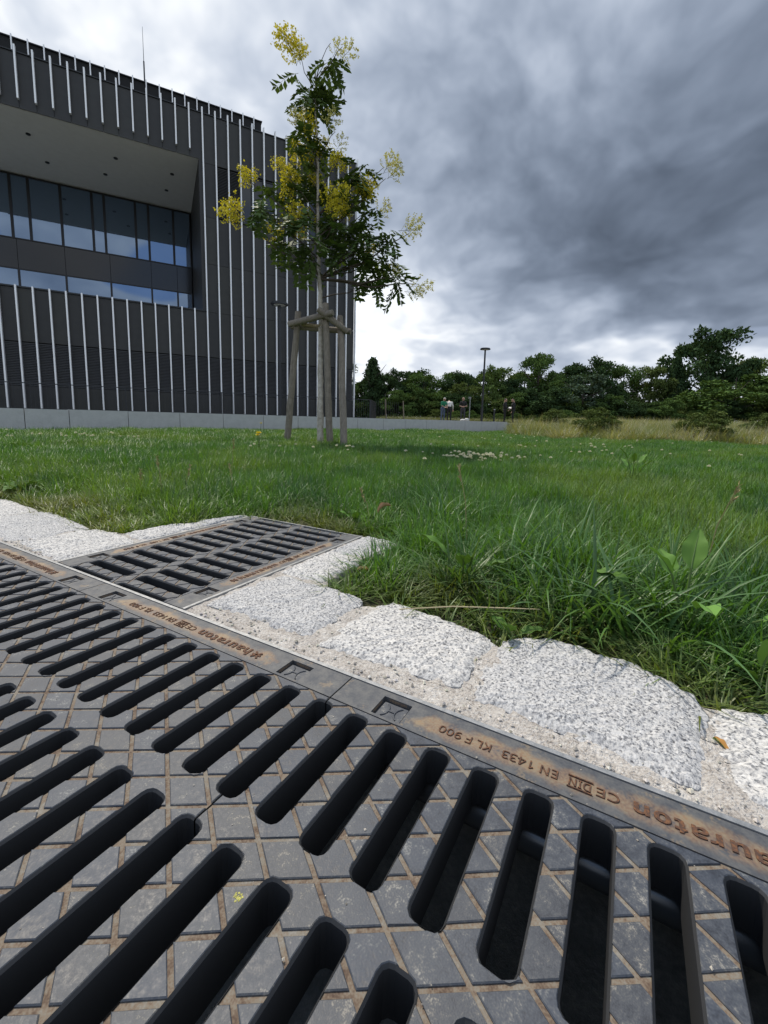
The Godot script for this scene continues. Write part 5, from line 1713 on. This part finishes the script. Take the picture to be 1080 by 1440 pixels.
func person(at: Vector3, turn: float, pose: Dictionary, shirt: Color, trousers: Color, hair: Color, sleeve: bool, label: String) -> Node3D:
	var skin := Color(0.42, 0.26, 0.19)
	var J := {"hip": Vector3(0, 0.95, 0), "waist": Vector3(0, 1.1, 0), "chest": Vector3(0, 1.32, 0), "neck": Vector3(0, 1.5, 0), "head": Vector3(0, 1.63, 0.02)}
	for s in [-1, 1]:
		var e := "l" if s < 0 else "r"
		J["sh" + e] = Vector3(s * 0.185, 1.42, 0); J["el" + e] = Vector3(s * 0.25, 1.14, -0.02); J["wr" + e] = Vector3(s * 0.26, 0.89, 0.06)
		J["th" + e] = Vector3(s * 0.095, 0.92, 0); J["kn" + e] = Vector3(s * 0.11, 0.5, 0.02); J["an" + e] = Vector3(s * 0.12, 0.09, -0.02); J["to" + e] = Vector3(s * 0.14, 0.04, 0.15)
	for k in pose: J[k] = pose[k]
	var shoe := Color(0.03, 0.03, 0.03)
	var B := [[J.hip, J.waist, 0.145, 0.13, trousers], [J.waist, J.chest, 0.135, 0.155, shirt], [J.chest, J.neck, 0.14, 0.07, shirt], [J.neck, J.head, 0.055, 0.055, skin], [J.shl, J.shr, 0.065, 0.065, shirt]]
	for e in ["l", "r"]:
		B.append([J["sh" + e], J["el" + e], 0.056, 0.044, shirt])
		B.append([J["el" + e], J["wr" + e], 0.041, 0.028, shirt if sleeve else skin])
		B.append([J["th" + e], J["kn" + e], 0.088, 0.062, trousers])
		B.append([J["kn" + e], J["an" + e], 0.06, 0.045, trousers])
		B.append([J["an" + e] + Vector3(0, -0.035, -0.03), J["to" + e], 0.042, 0.036, shoe])
	var body := surface(B, 0.024, 0.035)
	var hd: Vector3 = (J.head - J.neck).normalized()
	var fwd: Vector3 = pose.get("look", Vector3(0, 0, 1))
	var hx := hd.cross(fwd).normalized()
	var hb := Basis(hx, hd, hx.cross(hd))
	body.put(head_proto, Transform3D(hb, J.head + hd * 0.03))
	for e in ["l", "r"]:
		var d: Vector3 = (J["wr" + e] - J["el" + e]).normalized()
		var sx := d.cross(Vector3(0.2, 0.1, 1)).normalized()
		if e == "l": sx = -sx
		body.put(hand_proto, Transform3D(Basis(sx, -d, sx.cross(-d)), J["wr" + e] + d * 0.02))
	var o := thing("person", at, turn)
	tag(o, label, "person", "people on the terrace")
	part("body", body, M.cloth, o)
	var h := MB.new()
	h.col = hair
	var rows := []
	for j in 8:
		var row := []
		for i in 16:
			var a := TAU * i / 16.0
			var t := j / 7.0 * (1.5 if sin(a) < 0.2 else 0.95)
			row.append(hb * (Vector3(cos(a) * 0.097 * sin(t), cos(t) * 0.1 + 0.03, sin(a) * 0.1 * sin(t) - 0.012) * (1.0 + 0.04 * lump.get_noise_2d(i * 40.0, j * 30.0))) + J.head + hd * 0.03)
		rows.append(row)
	h.sheet(rows, true, Vector3.UP)
	part("hair", h, M.cloth, o)
	return o
func make_people() -> void:
	make_protos()
	var black := Color(0.012, 0.012, 0.014)
	var y := 0.272
	person(Vector3(-12.45, y, -30.0), 0.9, {"chest": Vector3(0, 1.3, 0.07), "neck": Vector3(0, 1.46, 0.13), "head": Vector3(0, 1.57, 0.2), "look": Vector3(0, -0.6, 0.8), "shl": Vector3(-0.18, 1.38, 0.1), "shr": Vector3(0.18, 1.38, 0.1), "ell": Vector3(-0.24, 1.14, 0.2), "elr": Vector3(0.22, 1.16, 0.24), "wrl": Vector3(-0.1, 1.04, 0.4), "wrr": Vector3(0.12, 1.06, 0.42)}, Color(0.012, 0.17, 0.085), Color(0.09, 0.12, 0.19), Color(0.55, 0.54, 0.5), false, "person in a green shirt and jeans bending over")
	person(Vector3(-12.0, y, -30.15), 3.6, {"chest": Vector3(0, 1.3, 0.1), "neck": Vector3(0, 1.42, 0.22), "head": Vector3(0, 1.45, 0.34), "look": Vector3(0, -1, 0.2), "shl": Vector3(-0.19, 1.39, 0.14), "shr": Vector3(0.19, 1.39, 0.14), "elr": Vector3(0.24, 1.12, 0.2), "wrr": Vector3(0.1, 1.03, 0.42), "ell": Vector3(-0.27, 1.13, 0.08), "wrl": Vector3(-0.28, 0.88, 0.12)}, Color(0.62, 0.6, 0.56), Color(0.02, 0.02, 0.025), Color(0.08, 0.06, 0.05), true, "person in a white shirt and dark trousers with lowered head")
	person(Vector3(-11.15, y, -30.75), 0.45, {"ell": Vector3(-0.27, 1.16, 0.05), "elr": Vector3(0.27, 1.16, 0.05), "wrl": Vector3(-0.06, 1.1, 0.25), "wrr": Vector3(0.06, 1.12, 0.26), "look": Vector3(0, -0.3, 1)}, black, Color(0.05, 0.05, 0.055), Color(0.3, 0.24, 0.2), false, "person in a black short-sleeved shirt holding both hands before the belly")
	person(Vector3(-8.4, y, -32.2), 1.7, {"elr": Vector3(0.24, 1.15, 0.08), "wrr": Vector3(0.16, 1.1, 0.33), "ell": Vector3(-0.24, 1.15, 0.08), "wrl": Vector3(-0.12, 1.08, 0.33), "look": Vector3(0, -0.3, 1)}, black, black, Color(0.02, 0.015, 0.012), true, "left one of the two people dressed all in black")
	person(Vector3(-7.85, y, -32.45), -1.3, {"head": Vector3(0, 1.62, 0.05), "look": Vector3(0.2, -0.3, 1), "wrr": Vector3(0.2, 0.98, 0.26)}, black, black, Color(0.1, 0.07, 0.05), true, "right one of the two people dressed all in black")
	var sheet := MB.new()
	sheet.box(Vector3.ZERO, Vector3(0.21, 0.003, 0.29), Basis(Vector3.RIGHT, 0.5))
	var o := part("paper_sheet", sheet, mat(lin(0.7, 0.7, 0.68), 0.8))
	o.position = Vector3(-8.06, y + 1.1, -32.22)
	tag(o, "white sheet of paper held between the two people in black", "paper")

func _ready() -> void:
	rng.seed = 42
	lump.seed = 9; lump.frequency = 1.0; lump.fractal_octaves = 3
	# camera: eye 28 cm above the grates, wide lens shifted down a little
	var cam := Camera3D.new()
	cam.name = "camera"
	add_child(cam)
	cam.transform = Transform3D(Basis(Vector3(0.86984, 0.02638, -0.49263), Vector3(-0.08624, 0.99132, -0.09919), Vector3(0.48574, 0.12877, 0.86457)).orthonormalized(), Vector3(0, 0.2847, 0))
	var near := 0.02
	cam.set_frustum(1440.0 / 600.37 * near, Vector2((540.0 - 548.0) / 600.37 * near, -(720.0 - 668.0) / 600.37 * near), near, 900.0)
	cam.current = true
	var env := Environment.new()
	env.background_mode = Environment.BG_SKY
	env.sky = make_sky()
	env.tonemap_mode = Environment.TONE_MAPPER_LINEAR
	env.tonemap_exposure = 1.35
	env.sdfgi_enabled = true; env.ssao_enabled = true; env.ssil_enabled = true
	var we := WorldEnvironment.new()
	we.name = "world"
	we.environment = env
	add_child(we)
	var sun := DirectionalLight3D.new()
	sun.name = "sun"
	sun.light_energy = 1.0
	sun.light_color = Color(1.0, 0.965, 0.91)
	sun.light_angular_distance = 2.0
	sun.shadow_enabled = true
	add_child(sun)
	sun.look_at_from_position(towards(SUN_AZ, SUN_EL) * 50.0, Vector3.ZERO)
	make_materials()
	M.dry_band = mat(lin(0.3, 0.24, 0.15), 0.9)
	make_ground()
	make_terrace()
	make_building()
	make_far_trees()
	make_posts()
	make_drain()
	make_young_tree()
	make_grass()
	make_small_plants()
	make_debris()
	make_people()
